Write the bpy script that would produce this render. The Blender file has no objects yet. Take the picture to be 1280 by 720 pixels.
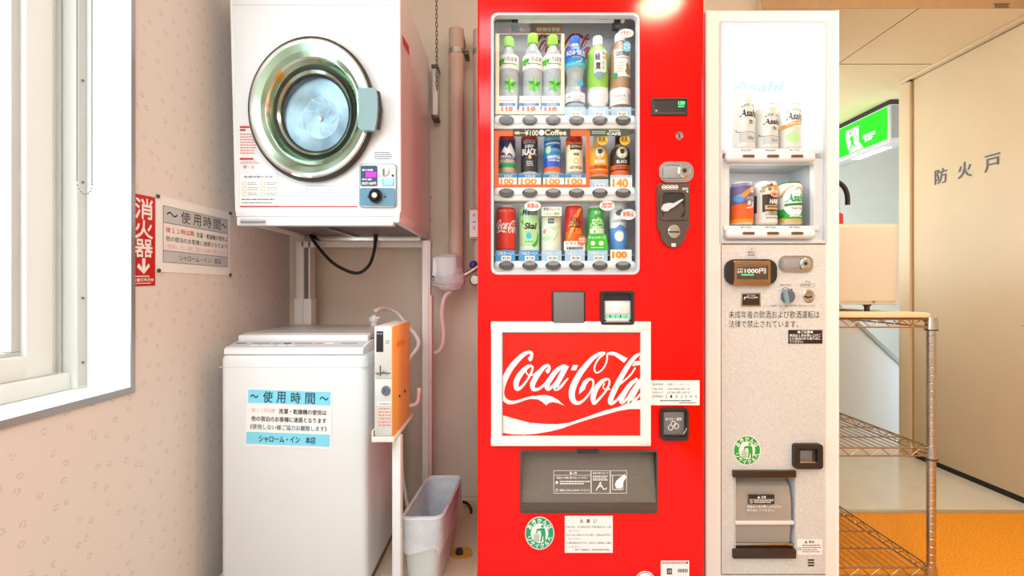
import bpy, bmesh, math, random
from mathutils import Vector, Matrix
from mathutils.geometry import tessellate_polygon
random.seed(7)
S = bpy.context.scene
COL = S.collection
F, HC = 569.0, 0.97            # focal length in pixels of the 1280 px frame, camera height
# ------------------------------------------------------------------ camera, world, lights
cam = bpy.data.cameras.new('camera'); cam.sensor_width = 36; cam.lens = 36*F/1280; cam.clip_start = .02
co = bpy.data.objects.new('camera', cam); COL.objects.link(co)
co.location = (0, 0, HC); co.rotation_euler = (math.pi/2, 0, 0); S.camera = co
S.view_settings.view_transform = 'Standard'; S.view_settings.look = 'None'
S.view_settings.gamma = 1; S.view_settings.use_curve_mapping = False
S.view_settings.exposure = 0.0
try: S.cycles.max_bounces = 8; S.cycles.transparent_max_bounces = 16; S.cycles.sample_clamp_indirect = 6
except Exception: pass
w = bpy.data.worlds.new('daylight'); S.world = w; w.use_nodes = True
w.node_tree.nodes['Background'].inputs[0].default_value = (.86, .94, 1, 1)
w.node_tree.nodes['Background'].inputs[1].default_value = 2.6

def area(name, loc, rot, sx, sy, power, col=(1, 1, 1), shape='RECTANGLE', spread=180):
    l = bpy.data.lights.new(name, 'AREA'); l.shape = shape; l.size = sx; l.size_y = sy
    l.energy = power; l.color = col; l.spread = math.radians(spread)
    o = bpy.data.objects.new(name, l); COL.objects.link(o); o.location = loc; o.rotation_euler = rot
    return o
PI = math.pi
area('ceiling_lamp_right', (.76, .37, 2.42), (0, 0, 0), .22, .22, 11, (1, .78, .52), 'DISK')
area('ceiling_lamp_far_right', (1.75, .9, 2.42), (0, 0, 0), .22, .22, 17, (1, .80, .56), 'DISK')
area('ceiling_lamp_rear', (.0, -.9, 2.42), (0, 0, 0), 1.6, .7, 32, (.86, .95, 1))
area('ceiling_lamp_left', (-.35, .1, 2.42), (0, 0, 0), .9, .3, 10, (.86, .95, 1))
area('window_daylight', (-1.3, .35, 1.45), (0, -PI/2, 0), 1.5, 1.5, 20, (.84, .94, 1))
area('stairwell_daylight', (1.25, 3.3, 1.35), (0, -PI/2, 0), 1.3, .8, 23, (.88, .97, 1))
for z_, p_ in ((1.775, .26), (1.50, .2), (1.275, .2)):           # light of the red machine's top tube, plus two added fill lamps behind rails
    area('display_tube_and_fill_red', (.157, 1.405, z_), (PI*.04, 0, 0), .40, .012, p_, (1, .99, .97))
area('display_lamp_white', (.81, 1.44, 1.79), (PI*.1, 0, 0), .28, .03, .7, (1, 1, 1))
area('display_lamp_white', (.80, 1.45, 1.355), (PI*.1, 0, 0), .24, .012, .25, (1, 1, 1))
area('display_lamp_white', (.80, 1.435, 1.62), (PI*.45, 0, 0), .24, .02, .22, (1, 1, 1))

# ------------------------------------------------------------------ materials
def lin(c): 
    c /= 255.
    return c/12.92 if c <= .04045 else ((c+.055)/1.055)**2.4
MATS = {}
def mat(name, rgb, rough=.5, metal=0, spec=.5, emit=0, alpha=1, coat=0, noise=None, bump=0):
    if name in MATS: return MATS[name]
    m = bpy.data.materials.new(name); m.use_nodes = True
    nt = m.node_tree; b = nt.nodes['Principled BSDF']
    col = (lin(rgb[0]), lin(rgb[1]), lin(rgb[2]), 1)
    b.inputs['Base Color'].default_value = col
    b.inputs['Roughness'].default_value = rough; b.inputs['Metallic'].default_value = metal
    b.inputs['Specular IOR Level'].default_value = spec; b.inputs['Coat Weight'].default_value = coat
    b.inputs['Coat Roughness'].default_value = .05
    b.inputs['Alpha'].default_value = alpha
    if emit:
        b.inputs['Emission Color'].default_value = col; b.inputs['Emission Strength'].default_value = emit
    if noise or bump:
        tc = nt.nodes.new('ShaderNodeTexCoord'); n = nt.nodes.new('ShaderNodeTexNoise')
        n.inputs['Scale'].default_value = noise[0] if noise else 60; n.inputs['Detail'].default_value = 4
        nt.links.new(tc.outputs['Object'], n.inputs['Vector'])
        if noise:
            r = nt.nodes.new('ShaderNodeValToRGB')
            r.color_ramp.elements[0].position = .35; r.color_ramp.elements[1].position = .65
            k = noise[1]
            r.color_ramp.elements[0].color = tuple(x*(1-k) for x in col[:3])+(1,)
            r.color_ramp.elements[1].color = tuple(min(1, x*(1+k)) for x in col[:3])+(1,)
            nt.links.new(n.outputs['Fac'], r.inputs[0]); nt.links.new(r.outputs[0], b.inputs['Base Color'])
        if bump:
            bp = nt.nodes.new('ShaderNodeBump'); bp.inputs['Strength'].default_value = bump; bp.inputs['Distance'].default_value = .002
            nt.links.new(n.outputs['Fac'], bp.inputs['Height']); nt.links.new(bp.outputs[0], b.inputs['Normal'])
    MATS[name] = m
    return m
def glass(name, tint=(1, 1, 1), refl=.05):
    m = bpy.data.materials.new(name); m.use_nodes = True; nt = m.node_tree; nt.nodes.clear()
    o = nt.nodes.new('ShaderNodeOutputMaterial'); t = nt.nodes.new('ShaderNodeBsdfTransparent')
    g = nt.nodes.new('ShaderNodeBsdfGlossy'); g.inputs['Roughness'].default_value = .03
    t.inputs[0].default_value = tint+(1,); x = nt.nodes.new('ShaderNodeMixShader')
    lw = nt.nodes.new('ShaderNodeLayerWeight'); lw.inputs[0].default_value = .2
    mu = nt.nodes.new('ShaderNodeMath'); mu.operation = 'MULTIPLY_ADD'; mu.inputs[1].default_value = .25; mu.inputs[2].default_value = refl
    nt.links.new(lw.outputs['Fresnel'], mu.inputs[0]); nt.links.new(mu.outputs[0], x.inputs[0])
    nt.links.new(t.outputs[0], x.inputs[1]); nt.links.new(g.outputs[0], x.inputs[2]); nt.links.new(x.outputs[0], o.inputs[0])
    MATS[name] = m
    return m
def wallpaper(name, rgb):
    m = mat(name, rgb, .8, spec=.2); nt = m.node_tree; b = nt.nodes['Principled BSDF']; N = nt.nodes.new; L = nt.links.new
    tc = N('ShaderNodeNewGeometry'); v = N('ShaderNodeTexVoronoi'); v.voronoi_dimensions = '2D'
    sp = N('ShaderNodeSeparateXYZ'); mp = N('ShaderNodeCombineXYZ'); L(tc.outputs['Position'], sp.inputs[0]); L(sp.outputs['Y'], mp.inputs['X']); L(sp.outputs['Z'], mp.inputs['Y'])
    v.inputs['Scale'].default_value = 19; v.inputs['Randomness'].default_value = .75
    nz = N('ShaderNodeTexNoise'); nz.inputs['Scale'].default_value = 210
    L(tc.outputs['Position'], nz.inputs['Vector']); L(mp.outputs[0], v.inputs['Vector'])
    def mth(op, a, bb):
        q = N('ShaderNodeMath'); q.operation = op
        for i, s in enumerate((a, bb)):
            if isinstance(s, (int, float)): q.inputs[i].default_value = s
            else: L(s, q.inputs[i])
        return q.outputs[0]
    d = mth('ABSOLUTE', mth('SUBTRACT', v.outputs['Distance'], .10), 0)
    ring = mth('LESS_THAN', d, .042); gate = mth('GREATER_THAN', nz.outputs['Fac'], .46)
    f = mth('MULTIPLY', mth('MULTIPLY', ring, gate), .20)
    mx = N('ShaderNodeMix'); mx.data_type = 'RGBA'
    mx.inputs['A'].default_value = b.inputs['Base Color'].default_value; mx.inputs['B'].default_value = (.12, .10, .07, 1)
    L(f, mx.inputs['Factor']); L(mx.outputs['Result'], b.inputs['Base Color'])
    return m

wallpaper('wallpaper', (226, 215, 207))
mat('wall_plain', (224, 208, 188), .8, spec=.2, noise=(3, .04))
mat('wall_grey', (205, 210, 208), .7, spec=.2, noise=(6, .02)); mat('wall_white', (232, 228, 222), .7)
mat('ceil', (226, 202, 166), .7, noise=(40, .02)); mat('door_cream', (218, 194, 160), .38, spec=.35, noise=(5, .015))
mat('joint', (120, 95, 65), .8); mat('black', (14, 13, 13), .5); mat('dark', (38, 35, 34), .45)
mat('cork', (232, 148, 28), .6, spec=.3, noise=(170, .22)); mat('vinyl', (216, 208, 194), .14, spec=.6, noise=(9, .03))
mat('neutral_floor_grey', (196, 196, 194), .4, noise=(8, .03)); mat('beam', (186, 150, 108), .5, noise=(20, .04)); mat('lid_grey', (184, 177, 172), .3); mat('joint_light', (176, 142, 98), .6); mat('button_grey', (78, 74, 72), .35); mat('case_back', (178, 178, 182), .5); mat('strip', (200, 178, 140), .3, .4)
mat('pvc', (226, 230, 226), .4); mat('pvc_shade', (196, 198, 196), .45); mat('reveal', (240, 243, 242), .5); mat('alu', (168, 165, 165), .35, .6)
mat('white', (226, 227, 228), .35); mat('white_gloss', (230, 231, 232), .2, coat=.3); mat('offwhite', (226, 220, 212), .4)
mat('peach', (238, 226, 214), .4)
mat('chrome', (205, 210, 205), .13, 1); mat('chrome_green', (160, 182, 160), .18, 1); mat('steel', (190, 185, 178), .25, 1, noise=(30, .05))
mat('drum', (138, 164, 176), .35, .8, noise=(14, .3)); mat('rubber_and_shade', (44, 36, 32), .5); mat('bluegrey', (128, 156, 160), .4)
mat('red', (232, 4, 0), .12, spec=.28); mat('red_panel', (236, 26, 4), .1, spec=.4); mat('ink_red', (200, 22, 18), .5); mat('maroon', (140, 20, 16), .5)
mat('brown_plastic', (84, 68, 58), .35); mat('grey', (150, 148, 146), .5); mat('lightgrey', (198, 198, 200), .5); mat('midgrey', (112, 108, 106), .5)
mat('smoke', (150, 138, 126), .15, alpha=.42); mat('paper', (242, 238, 234), .6); mat('cream', (240, 228, 190), .6); mat('orange', (244, 98, 8), .5)
mat('orange_light', (252, 150, 20), .5); mat('box_warm_light', (255, 188, 96), .45); mat('plate', (214, 214, 210), .35, .3)
mat('skyblue', (130, 214, 238), .5); mat('blue_bar', (40, 120, 178), .5); mat('tag_blue', (60, 150, 205), .5); mat('tag_pale', (168, 200, 222), .5)
mat('ink', (28, 28, 34), .6); mat('ink_soft', (96, 96, 100), .6); mat('ink_teal', (36, 84, 100), .6); mat('ink_mid', (70, 130, 150), .6); mat('pink_ink', (240, 196, 196), .6); mat('salmon_ink', (226, 130, 110), .6)
mat('leaf', (60, 190, 30), .5); mat('leaf_dark', (34, 130, 24), .5); mat('lime', (140, 214, 40), .4); mat('tea', (146, 200, 70), .35)
mat('aqua', (20, 84, 190), .35); mat('cyan', (40, 190, 214), .4); mat('deep_blue', (34, 50, 120), .4); mat('purple', (60, 44, 120), .4)
mat('coffee', (176, 134, 96), .3); mat('amber', (244, 176, 30), .35); mat('espresso', (52, 36, 28), .35); mat('gold', (214, 176, 110), .4, .3)
mat('clear', (226, 230, 232), .12, alpha=.5); mat('navy', (36, 44, 104), .35); mat('canblack', (34, 28, 28), .35); mat('ocean', (24, 130, 190), .35)
mat('can_red', (226, 40, 16), .3); mat('can_green', (60, 180, 60), .35); mat('can_mint', (186, 226, 160), .35); mat('can_pale', (232, 232, 214), .35); mat('can_white', (240, 240, 240), .35)
mat('silver', (216, 216, 210), .38, .15); mat('milkblue', (90, 150, 214), .4); mat('pink_band', (214, 150, 190), .5); mat('forest', (62, 82, 58), .5)
mat('speckle', (210, 205, 199), .6, spec=.2, noise=(260, .10)); mat('beer_white', (240, 234, 228), .35); mat('recycle_green', (0, 160, 104), .5); mat('recycle_leaf', (20, 166, 50), .5)
mat('exit_green', (0, 228, 8), .4, emit=.95); mat('exit_white', (225, 255, 225), .4, emit=.9); mat('lamp', (255, 255, 250), .4, emit=3); mat('led', (60, 255, 120), .4, emit=2.2)
mat('backlit', (255, 255, 255), .5, emit=1.0); mat('violet_lcd', (196, 30, 190), .4, emit=.35); mat('panel_navy', (40, 62, 96), .4); mat('panel_blue', (92, 136, 160), .45); mat('sky_label', (120, 196, 220), .5)
mat('pipe_paint', (196, 168, 150), .5); mat('pink_plastic', (226, 192, 184), .45); mat('bin_grey', (206, 212, 212), .45)
mat('bag', (228, 230, 238), .25, alpha=.46, bump=.6, noise=(26, .1)); mat('wrap', (240, 238, 240), .2, alpha=.5, bump=.6); mat('knob_grey', (92, 104, 120), .4); mat('smoke_light', (196, 184, 172), .2, alpha=.55); mat('chute', (132, 112, 96), .5); mat('pan', (214, 190, 160), .5); mat('drain', (206, 150, 70), .4)
mat('board', (228, 206, 166), .45); mat('oven', (214, 200, 182), .45); mat('bronze', (170, 140, 104), .3, .9); mat('stair', (206, 210, 210), .6); mat('cap_rail', (150, 158, 154), .5)
mat('beads', (120, 120, 118), .4); mat('faint_blue', (120, 168, 240), .6)
mat('peach_ink', (238, 150, 60), .5); mat('dusk', (110, 100, 140), .4)
glass('glass', (.98, .985, .985), .004); glass('window_glass', (1, 1, 1), .03)
def M(n): return MATS[n]

# ------------------------------------------------------------------ mesh builder
class MB:
    def __init__(s): s.v = []; s.f = []; s.m = []; s.mats = []
    def mi(s, n):
        if n not in s.mats: s.mats.append(n)
        return s.mats.index(n)
    def add(s, vs, fs, m):
        o = len(s.v); i = s.mi(m); s.v += [Vector(v) for v in vs]
        for f in fs: s.f.append([o+k for k in f]); s.m.append(i)
        return s
    def box(s, x0, x1, y0, y1, z0, z1, m, bev=0, seg=2):
        bm = bmesh.new(); bmesh.ops.create_cube(bm, size=1)
        for v in bm.verts: v.co = Vector((x0+(v.co.x+.5)*(x1-x0), y0+(v.co.y+.5)*(y1-y0), z0+(v.co.z+.5)*(z1-z0)))
        if bev: bmesh.ops.bevel(bm, geom=bm.edges[:], offset=min(bev, .49*min(abs(x1-x0), abs(y1-y0), abs(z1-z0))), segments=seg, affect='EDGES', profile=.5)
        bm.verts.index_update()
        s.add([v.co.copy() for v in bm.verts], [[v.index for v in f.verts] for f in bm.faces], m); bm.free(); return s
    def pbox(s, px0, py0, px1, py1, ya, yb, m, bev=0, seg=2):      # front face at depth ya spans the given angles, straight back to yb
        a = P(px0, py1, ya); b = P(px1, py0, ya)
        return s.box(a.x, b.x, ya, yb, a.z, b.z, m, bev, seg)
    def prism(s, loop, vec, m):
        n = len(loop); loop = [Vector(p) for p in loop]; vec = Vector(vec)
        vs = loop+[p+vec for p in loop]; tri = tessellate_polygon([loop])
        fs = [list(t) for t in tri]+[[n+k for k in reversed(t)] for t in tri]
        fs += [[i, (i+1) % n, n+(i+1) % n, n+i] for i in range(n)]
        return s.add(vs, fs, m)
    def flat(s, loop, m):
        if getattr(loop, 'src', None) and getattr(loop.src[0], 'cyl', False):
            f, pts = loop.src; xa = min(p[0] for p in pts); xb = max(p[0] for p in pts); n = max(1, int((xb-xa)/1.1)); 
            for i in range(n):
                c = clip(clip(pts, xa+(xb-xa)*i/n, True), xa+(xb-xa)*(i+1)/n, False) if n > 1 else pts
                if len(c) > 2: v = [f(*p) for p in c]; s.add(v, [list(t) for t in tessellate_polygon([v])], m)
            return s
        loop = [Vector(p) for p in loop]; return s.add(loop, [list(t) for t in tessellate_polygon([loop])], m)
    def ring(s, outer, inner, vec, m, front=True):
        n = len(outer); vec = Vector(vec); O = [Vector(p) for p in outer]; I = [Vector(p) for p in inner]
        vs = O+I+[p+vec for p in O]+[p+vec for p in I]; fs = []
        for i in range(n):
            j = (i+1) % n
            fs += [[i, j, n+j, n+i], [2*n+i, 3*n+i, 3*n+j, 2*n+j], [i, 2*n+i, 2*n+j, j], [n+i, n+j, 3*n+j, 3*n+i]]
        return s.add(vs, fs, m)
    def lathe(s, prof, c, m, axis='z', n=28, sx=1, cap=True):
        # prof: (radius, position along axis[, material of the segment that starts here])
        c = Vector(c); rings = []
        def pt(r, h, a):
            if axis == 'z': return c+Vector((r*sx*math.sin(a), -r*math.cos(a), h))
            if axis == 'y': return c+Vector((r*sx*math.cos(a), h, r*math.sin(a)))
            return c+Vector((h, r*math.cos(a), r*math.sin(a)))
        for k in range(len(prof)-1):
            mm = prof[k][2] if len(prof[k]) > 2 and prof[k][2] else m
            vs = [pt(prof[k][0], prof[k][1], 2*PI*i/n) for i in range(n)]+[pt(prof[k+1][0], prof[k+1][1], 2*PI*i/n) for i in range(n)]
            s.add(vs, [[i, (i+1) % n, n+(i+1) % n, n+i] for i in range(n)], mm)
        if cap:
            for p in (prof[0], prof[-1]):
                if p[0] > 1e-5:
                    s.add([pt(p[0], p[1], 2*PI*i/n) for i in range(n)], [list(range(n))], (p[2] if len(p) > 2 and p[2] else m))
        return s
    def tube(s, pts, r, m, n=10, smooth=True, closed=False):
        pts = [Vector(p) for p in pts]
        if smooth and len(pts) > 2: pts = catmull(pts, 6, closed)
        vs = []; fs = []; N = len(pts); up = None
        for i, p in enumerate(pts):
            t = (pts[(i+1) % N]-pts[i-1]) if closed else (pts[min(i+1, N-1)]-pts[max(i-1, 0)])
            t.normalize()
            if up is None:
                up = Vector((0, 0, 1)) if abs(t.z) < .9 else Vector((1, 0, 0))
            a = t.cross(up).normalized(); up = a.cross(t).normalized()
            rr = r[i*len(r)//N] if isinstance(r, (list, tuple)) else r
            vs += [p+(a*math.cos(2*PI*k/n)+up*math.sin(2*PI*k/n))*rr for k in range(n)]
        for i in range(N if closed else N-1):
            j = (i+1) % N
            fs += [[i*n+k, i*n+(k+1) % n, j*n+(k+1) % n, j*n+k] for k in range(n)]
        if not closed: fs += [list(range(n)), [(N-1)*n+k for k in reversed(range(n))]]
        return s.add(vs, fs, m)
    def sphere(s, c, r, m, n=16, k=10, sc=(1, 1, 1)):
        c = Vector(c); vs = []; fs = []
        for j in range(k+1):
            th = PI*j/k
            vs += [c+Vector((r*sc[0]*math.sin(th)*math.cos(2*PI*i/n), r*sc[1]*math.sin(th)*math.sin(2*PI*i/n), r*sc[2]*math.cos(th))) for i in range(n)]
        for j in range(k): fs += [[j*n+i, j*n+(i+1) % n, (j+1)*n+(i+1) % n, (j+1)*n+i] for i in range(n)]
        return s.add(vs, fs, m)
    def build(s, name, parent=None, **tags):
        off = parent.matrix_world_loc if False else Vector((0, 0, 0))
        q = parent
        while q is not None: off = off+Vector(q.location); q = q.parent
        me = bpy.data.meshes.new(name); me.from_pydata([v-off for v in s.v], [], s.f)
        for n in s.mats: me.materials.append(M(n))
        me.polygons.foreach_set('material_index', s.m)
        bm = bmesh.new(); bm.from_mesh(me); bmesh.ops.recalc_face_normals(bm, faces=bm.faces[:]); bm.to_mesh(me); bm.free()
        me.polygons.foreach_set('use_smooth', [True]*len(me.polygons))
        me.set_sharp_from_angle(angle=math.radians(32)); me.update()
        o = bpy.data.objects.new(name, me); COL.objects.link(o)
        if parent is not None: o.parent = parent
        for k, v in tags.items(): o[k] = v
        return o
def P(px, py, Y): return Vector(((px-640)*Y/F, Y, HC-(py-360)*Y/F))
def fr(Y): return lambda x, y: P(x, y, Y)
def fx(X): 
    def g(px, py):
        Y = X*F/(px-640); return Vector((X, Y, HC-(py-360)*Y/F))
    return g
def fquad(a, b, c, d):       # corners top-left, top-right, bottom-right, bottom-left; u, v in 0..100
    a, b, c, d = map(Vector, (a, b, c, d))
    def g(u, v):
        u /= 100; v /= 100; return (a*(1-u)+b*u)*(1-v)+(d*(1-u)+c*u)*v
    return g
def fcyl(cx, R, Y):          # wraps the front of an upright cylinder with its axis at depth Y
    X0 = (cx-640)*Y/F
    def g(px, py):
        dx = max(-.999*R, min(.999*R, (px-640)*Y/F-X0))
        return Vector((X0+dx, Y-math.sqrt(R*R-dx*dx), HC-(py-360)*Y/F))
    g.cyl = True
    return g
def lift(f, d):
    g = lambda x, y: f(x, y)+Vector(d)
    if getattr(f, 'cyl', False): g.cyl = True
    return g
def catmull(p, k=6, closed=False):
    n = len(p); out = []
    for i in range(n if closed else n-1):
        g = (lambda j: p[j % n]) if closed else (lambda j: p[max(0, min(n-1, j))])
        a, b, c, d = g(i-1), g(i), g(i+1), g(i+2)
        for q in range(k):
            t = q/k
            out.append(.5*((2*b)+(c-a)*t+(2*a-5*b+4*c-d)*t*t+(3*b-a-3*c+d)*t**3))
    if not closed: out.append(p[-1])
    return out
def rrect(x0, y0, x1, y1, r, n=4):
    pts = []
    for (cx, cy, a0) in ((x1-r, y0+r, -90), (x1-r, y1-r, 0), (x0+r, y1-r, 90), (x0+r, y0+r, 180)):
        for i in range(n+1):
            a = math.radians(a0+90*i/n); pts.append((cx+r*math.cos(a), cy+r*math.sin(a)))
    return pts
def ell(cx, cy, rx, ry, n=28): return [(cx+rx*math.cos(2*PI*i/n), cy+ry*math.sin(2*PI*i/n)) for i in range(n)]
class PL(list): pass
def mp(f, pts):
    r = PL(f(x, y) for x, y in pts); r.src = (f, list(pts)); return r
def clip(pts, x, keep_right):
    out = []
    for i, p in enumerate(pts):
        q = pts[i-1]; a = (q[0] >= x) == keep_right; c = (p[0] >= x) == keep_right
        if a != c: t = (x-q[0])/(p[0]-q[0]); out.append((x, q[1]+(p[1]-q[1])*t))
        if c: out.append(p)
    return out
def facing(f, x, y):           # normal of a surface, on the side one looks at it from
    p = f(x, y); n = (f(x+.01, y)-p).cross(f(x, y+.01)-p).normalized()
    return n if n.dot(Vector((0, 0, HC))-p) > 0 else -n
_tc = {}
def text_geo(body, bold, shear, space):
    k = (body, bold, shear, space)
    if k in _tc: return _tc[k]
    c = bpy.data.curves.new('t', 'FONT'); c.body = body; c.size = 1; c.resolution_u = 3; c.offset = bold; c.shear = shear; c.space_character = space
    o = bpy.data.objects.new('t', c); COL.objects.link(o)
    me = bpy.data.meshes.new_from_object(o)
    vs = [(v.co.x, v.co.y) for v in me.vertices]; fs = [list(p.vertices) for p in me.polygons]
    bpy.data.objects.remove(o); bpy.data.curves.remove(c); bpy.data.meshes.remove(me)
    _tc[k] = (vs, fs); return vs, fs
def txt(mb, body, x0, y0, x1, y1, f, m, bold=.0, shear=0, space=1, rot=0):
    cjk = any(ord(ch) > 0x2000 for ch in body)
    vs, fs = text_geo(body, 0 if cjk else bold, shear, space)
    if not vs: return
    xa = min(v[0] for v in vs); xb = max(v[0] for v in vs); ya = min(v[1] for v in vs); yb = max(v[1] for v in vs)
    out = []
    for u, v in vs:
        p = (x0+(u-xa)/(xb-xa+1e-9)*(x1-x0), y1-(v-ya)/(yb-ya+1e-9)*(y1-y0))
        if rot:
            cx, cy = (x0+x1)/2, (y0+y1)/2; c, s_ = math.cos(rot), math.sin(rot)
            p = (cx+(p[0]-cx)*c-(p[1]-cy)*s_, cy+(p[0]-cx)*s_+(p[1]-cy)*c)
        out.append(p)
    if not cjk or bold <= 0:
        mb.add([f(*p) for p in out], fs, m); return
    k = bold*.8*(y1-y0)/(yb-ya+1e-9); n = facing(f, (x0+x1)/2, (y0+y1)/2)
    for i, (ax, ay) in enumerate(((0, 0), (-k, -k), (k, -k), (k, k), (-k, k))):        # heavier strokes: the same glyph laid five times
        mb.add([f(x+ax, y+ay)+n*(.00005*i) for x, y in out], fs, m)
def arc_text(mb, body, cx, cy, rx, ry, a0, a1, h, f, m, inward=False, bold=.02):
    n = len(body)
    for i, ch in enumerate(body):
        a = math.radians(a0+(a1-a0)*(i/(n-1)))
        x = cx+rx*math.cos(a); y = cy+ry*math.sin(a)
        txt(mb, ch, x-h*.42, y-h*.48, x+h*.42, y+h*.48, f, m, bold, rot=(a-PI/2 if inward else a+PI/2))
def dashes(mb, x0, y0, x1, y1, rows, f, m, fill=.5, seed=1):   # rows of print far too small to read
    r = random.Random(seed); h = (y1-y0)/rows
    for k in range(rows):
        y = y0+k*h; x = x0; end = x1-(x1-x0)*r.random()*.25
        while x < end:
            wd = h*(.35+.9*r.random()); xe = min(x+wd, x1)
            mb.add([f(x, y), f(xe, y), f(xe, y+h*fill), f(x, y+h*fill)], [[0, 1, 2, 3]], m); x = xe+h*.22
def ribbon(mb, pts, f, m, k=6):
    pts = catmull([Vector((x, y, w_)) for x, y, w_ in pts], k); L = []; R = []
    for i, p in enumerate(pts):
        t = pts[min(i+1, len(pts)-1)]-pts[max(i-1, 0)]; t = Vector((t.x, t.y)).normalized() if (t.x or t.y) else Vector((1, 0))
        nn = Vector((-t.y, t.x))*p.z/2; L.append((p.x+nn.x, p.y+nn.y)); R.append((p.x-nn.x, p.y-nn.y))
    n = len(L)
    mb.add(mp(f, L+R), [[i, i+1, n+i+1, n+i] for i in range(n-1)], m)
def poly(mb, pts, f, m): mb.flat(mp(f, pts), m)
def thing(name, label, cat, loc, group=None):
    o = bpy.data.objects.new(name, None); o.empty_display_size = .05; COL.objects.link(o); o.location = loc
    o['label'] = label; o['category'] = cat
    if group: o['group'] = group
    return o
def T(label, cat, group=None):
    d = dict(label=label, category=cat)
    if group: d['group'] = group
    return d
ST = dict(kind='structure')

# ------------------------------------------------------------------ script lettering of the red machine, traced as pen strokes
def _z1(p): return [(620+q[0]/9, 430+q[1]/9)+tuple(x/9 for x in q[2:]) for q in p]
def _z2(p): return [(710+q[0]/9, 430+q[1]/9)+tuple(x/9 for x in q[2:]) for q in p]
STROKES = [_z1(p) for p in (
 [(368,180,40),(382,168,50),(400,135,34),(398,102,34),(362,92,38),(305,122,50),(238,184,58),(165,272,64),(108,375,66),(74,470,62),(66,555,52),(92,618,48),(150,656,44),(230,650,32),(330,618,26),(430,594,34)],
 [(378,240,36),(305,300,54),(240,395,62),(226,470,58),(246,510,38),(305,465,26),(370,375,22),(405,300,22),(410,258,24),(378,240,28)],
 [(352,262,14),(338,310,14),(365,348,16),(420,345,18),(480,300,20)],
 [(565,318,36),(580,305,44),(600,270,32),(580,240,32),(525,275,46),(455,365,58),(414,445,60),(420,508,44),(480,505,30),(540,460,26),(570,420,20)],
 [(770,244,38),(690,292,50),(612,390,58),(572,465,58),(588,508,40),(640,470,30),(710,380,30),(785,262,34)],
 [(795,240,58),(745,335,58),(690,440,56),(668,508,40),(725,485,32),(775,425,24),(812,385,16)])]+[_z2(p) for p in (
 [(440,110,18),(436,190,18),(395,275,18),(335,322,16),(302,305,18),(300,248,18),(345,165,18),(405,115,20)],
 [(420,104,22),(370,104,34),(290,150,46),(205,240,58),(122,350,66),(62,470,72),(42,560,70),(62,640,58),(115,664,40),(175,632,26),(242,555,22),(282,470,22),(280,410,22),(245,394,26)],
 [(440,392,28),(380,422,46),(312,510,58),(282,610,58),(295,668,36),(350,618,26),(420,535,22),(460,460,22),(465,410,20),(440,392,24)],
 [(412,440,14),(395,485,14),(420,512,14),(475,505,16)],
 [(812,108,26),(750,150,44),(665,260,54),(575,415,60),(505,555,60),(476,640,56),(490,668,38),(550,630,26),(600,560,20)],
 [(758,265,18),(705,345,18),(630,415,18),(560,470,18)], [(808,110,16),(820,135,18),(806,175,18)],
 [(785,392,36),(710,445,48),(640,540,58),(602,615,58),(606,662,36),(660,620,28),(735,505,28),(795,425,30)],
 [(835,395,58),(775,490,58),(715,600,58),(690,660,40),(742,640,30),(825,550,22)])]
POLYS = [_z1([(400,597),(440,585),(480,578),(560,574),(630,590),(700,630),(768,692),(700,665),(640,652),(600,660),(565,690),(520,650),(470,622),(400,618)]),
 _z2([(440,98),(490,85),(545,95),(600,125),(670,160),(630,212),(570,165),(520,130),(470,122),(440,125)]),
 _z2([(245,380),(285,400),(240,412),(205,460),(190,510),(122,565),(130,500),(170,420),(210,388)]),
 _z2([(55,235),(112,235),(90,295),(32,295)]), _z2([(745,195),(830,185),(830,230),(720,250)])]
def script(mb, f, m, box=None, k=5):
    g = f
    if box:
        x0, y0, x1, y1 = box
        g = lambda x, y: f(x0+(x-627)/176*(x1-x0), y0+(y-438)/70*(y1-y0))
    n = facing(g, 700, 470)
    for i, s_ in enumerate(STROKES): ribbon(mb, s_, lift(g, n*(.00004*i)), m, k)
    for i, p in enumerate(POLYS): poly(mb, p, lift(g, n*(.0006+.00004*i)), m)

# ================================================================== SETTING
b = MB(); b.box(1.02, 1.083, -1.6, 2.02, -.05, 0, 'cork'); b.box(1.083, 2.36, -1.6, 1.96, -.05, 0, 'cork'); b.build('floor', **ST)
MB().box(-1.1, 1.02, -1.6, 2.02, -.05, 0, 'neutral_floor_grey').build('floor_unseen_grey', **ST)  # unseen floor, made neutral grey so no orange bounce tints the whites
MB().box(1.083, 3.5, 1.985, 3.9, -.05, 0, 'vinyl').build('floor_stairwell', **ST)
MB().box(1.083, 2.36, 1.96, 1.985, -.05, .003, 'strip').build('trim_1', **ST)
b = MB()                                               # left wall round its deep window opening
b.box(-1.1, -.987, -1.6, 2.02, 0, .70, 'wallpaper'); b.box(-1.1, -.987, 1.185, 2.02, .70, 2.45, 'wallpaper')
b.box(-1.1, -.987, -1.6, -.62, .70, 2.45, 'wallpaper'); b.box(-1.1, -.987, -.62, 1.185, 2.2, 2.45, 'wallpaper'); b.build('wall_left', **ST)
MB().box(-1.1, 1.083, 2.02, 2.14, 0, 2.45, 'wall_plain').build('wall_back', **ST)
MB().box(2.36, 2.44, -1.6, 2.69, 0, 2.45, 'door_cream').build('wall_right', **ST)
MB().box(-1.3, 2.44, -1.7, -1.6, 0, 2.45, 'wall_white').build('wall_front', **ST)
MB().box(-1.3, 2.44, -1.7, 2.14, 2.45, 2.5, 'wall_white').build('ceiling', **ST)
b = MB(); b.box(1.083, 3.5, 1.972, 3.9, 2.18, 2.5, 'ceil'); b.box(1.083, 2.36, 1.969, 1.972, 2.18, 2.45, 'beam')
b.box(1.7585, 1.7615, 1.968, 2.46, 2.1785, 2.181, 'joint'); b.box(1.10, 2.30, 2.458, 2.461, 2.1785, 2.181, 'joint')
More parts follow.
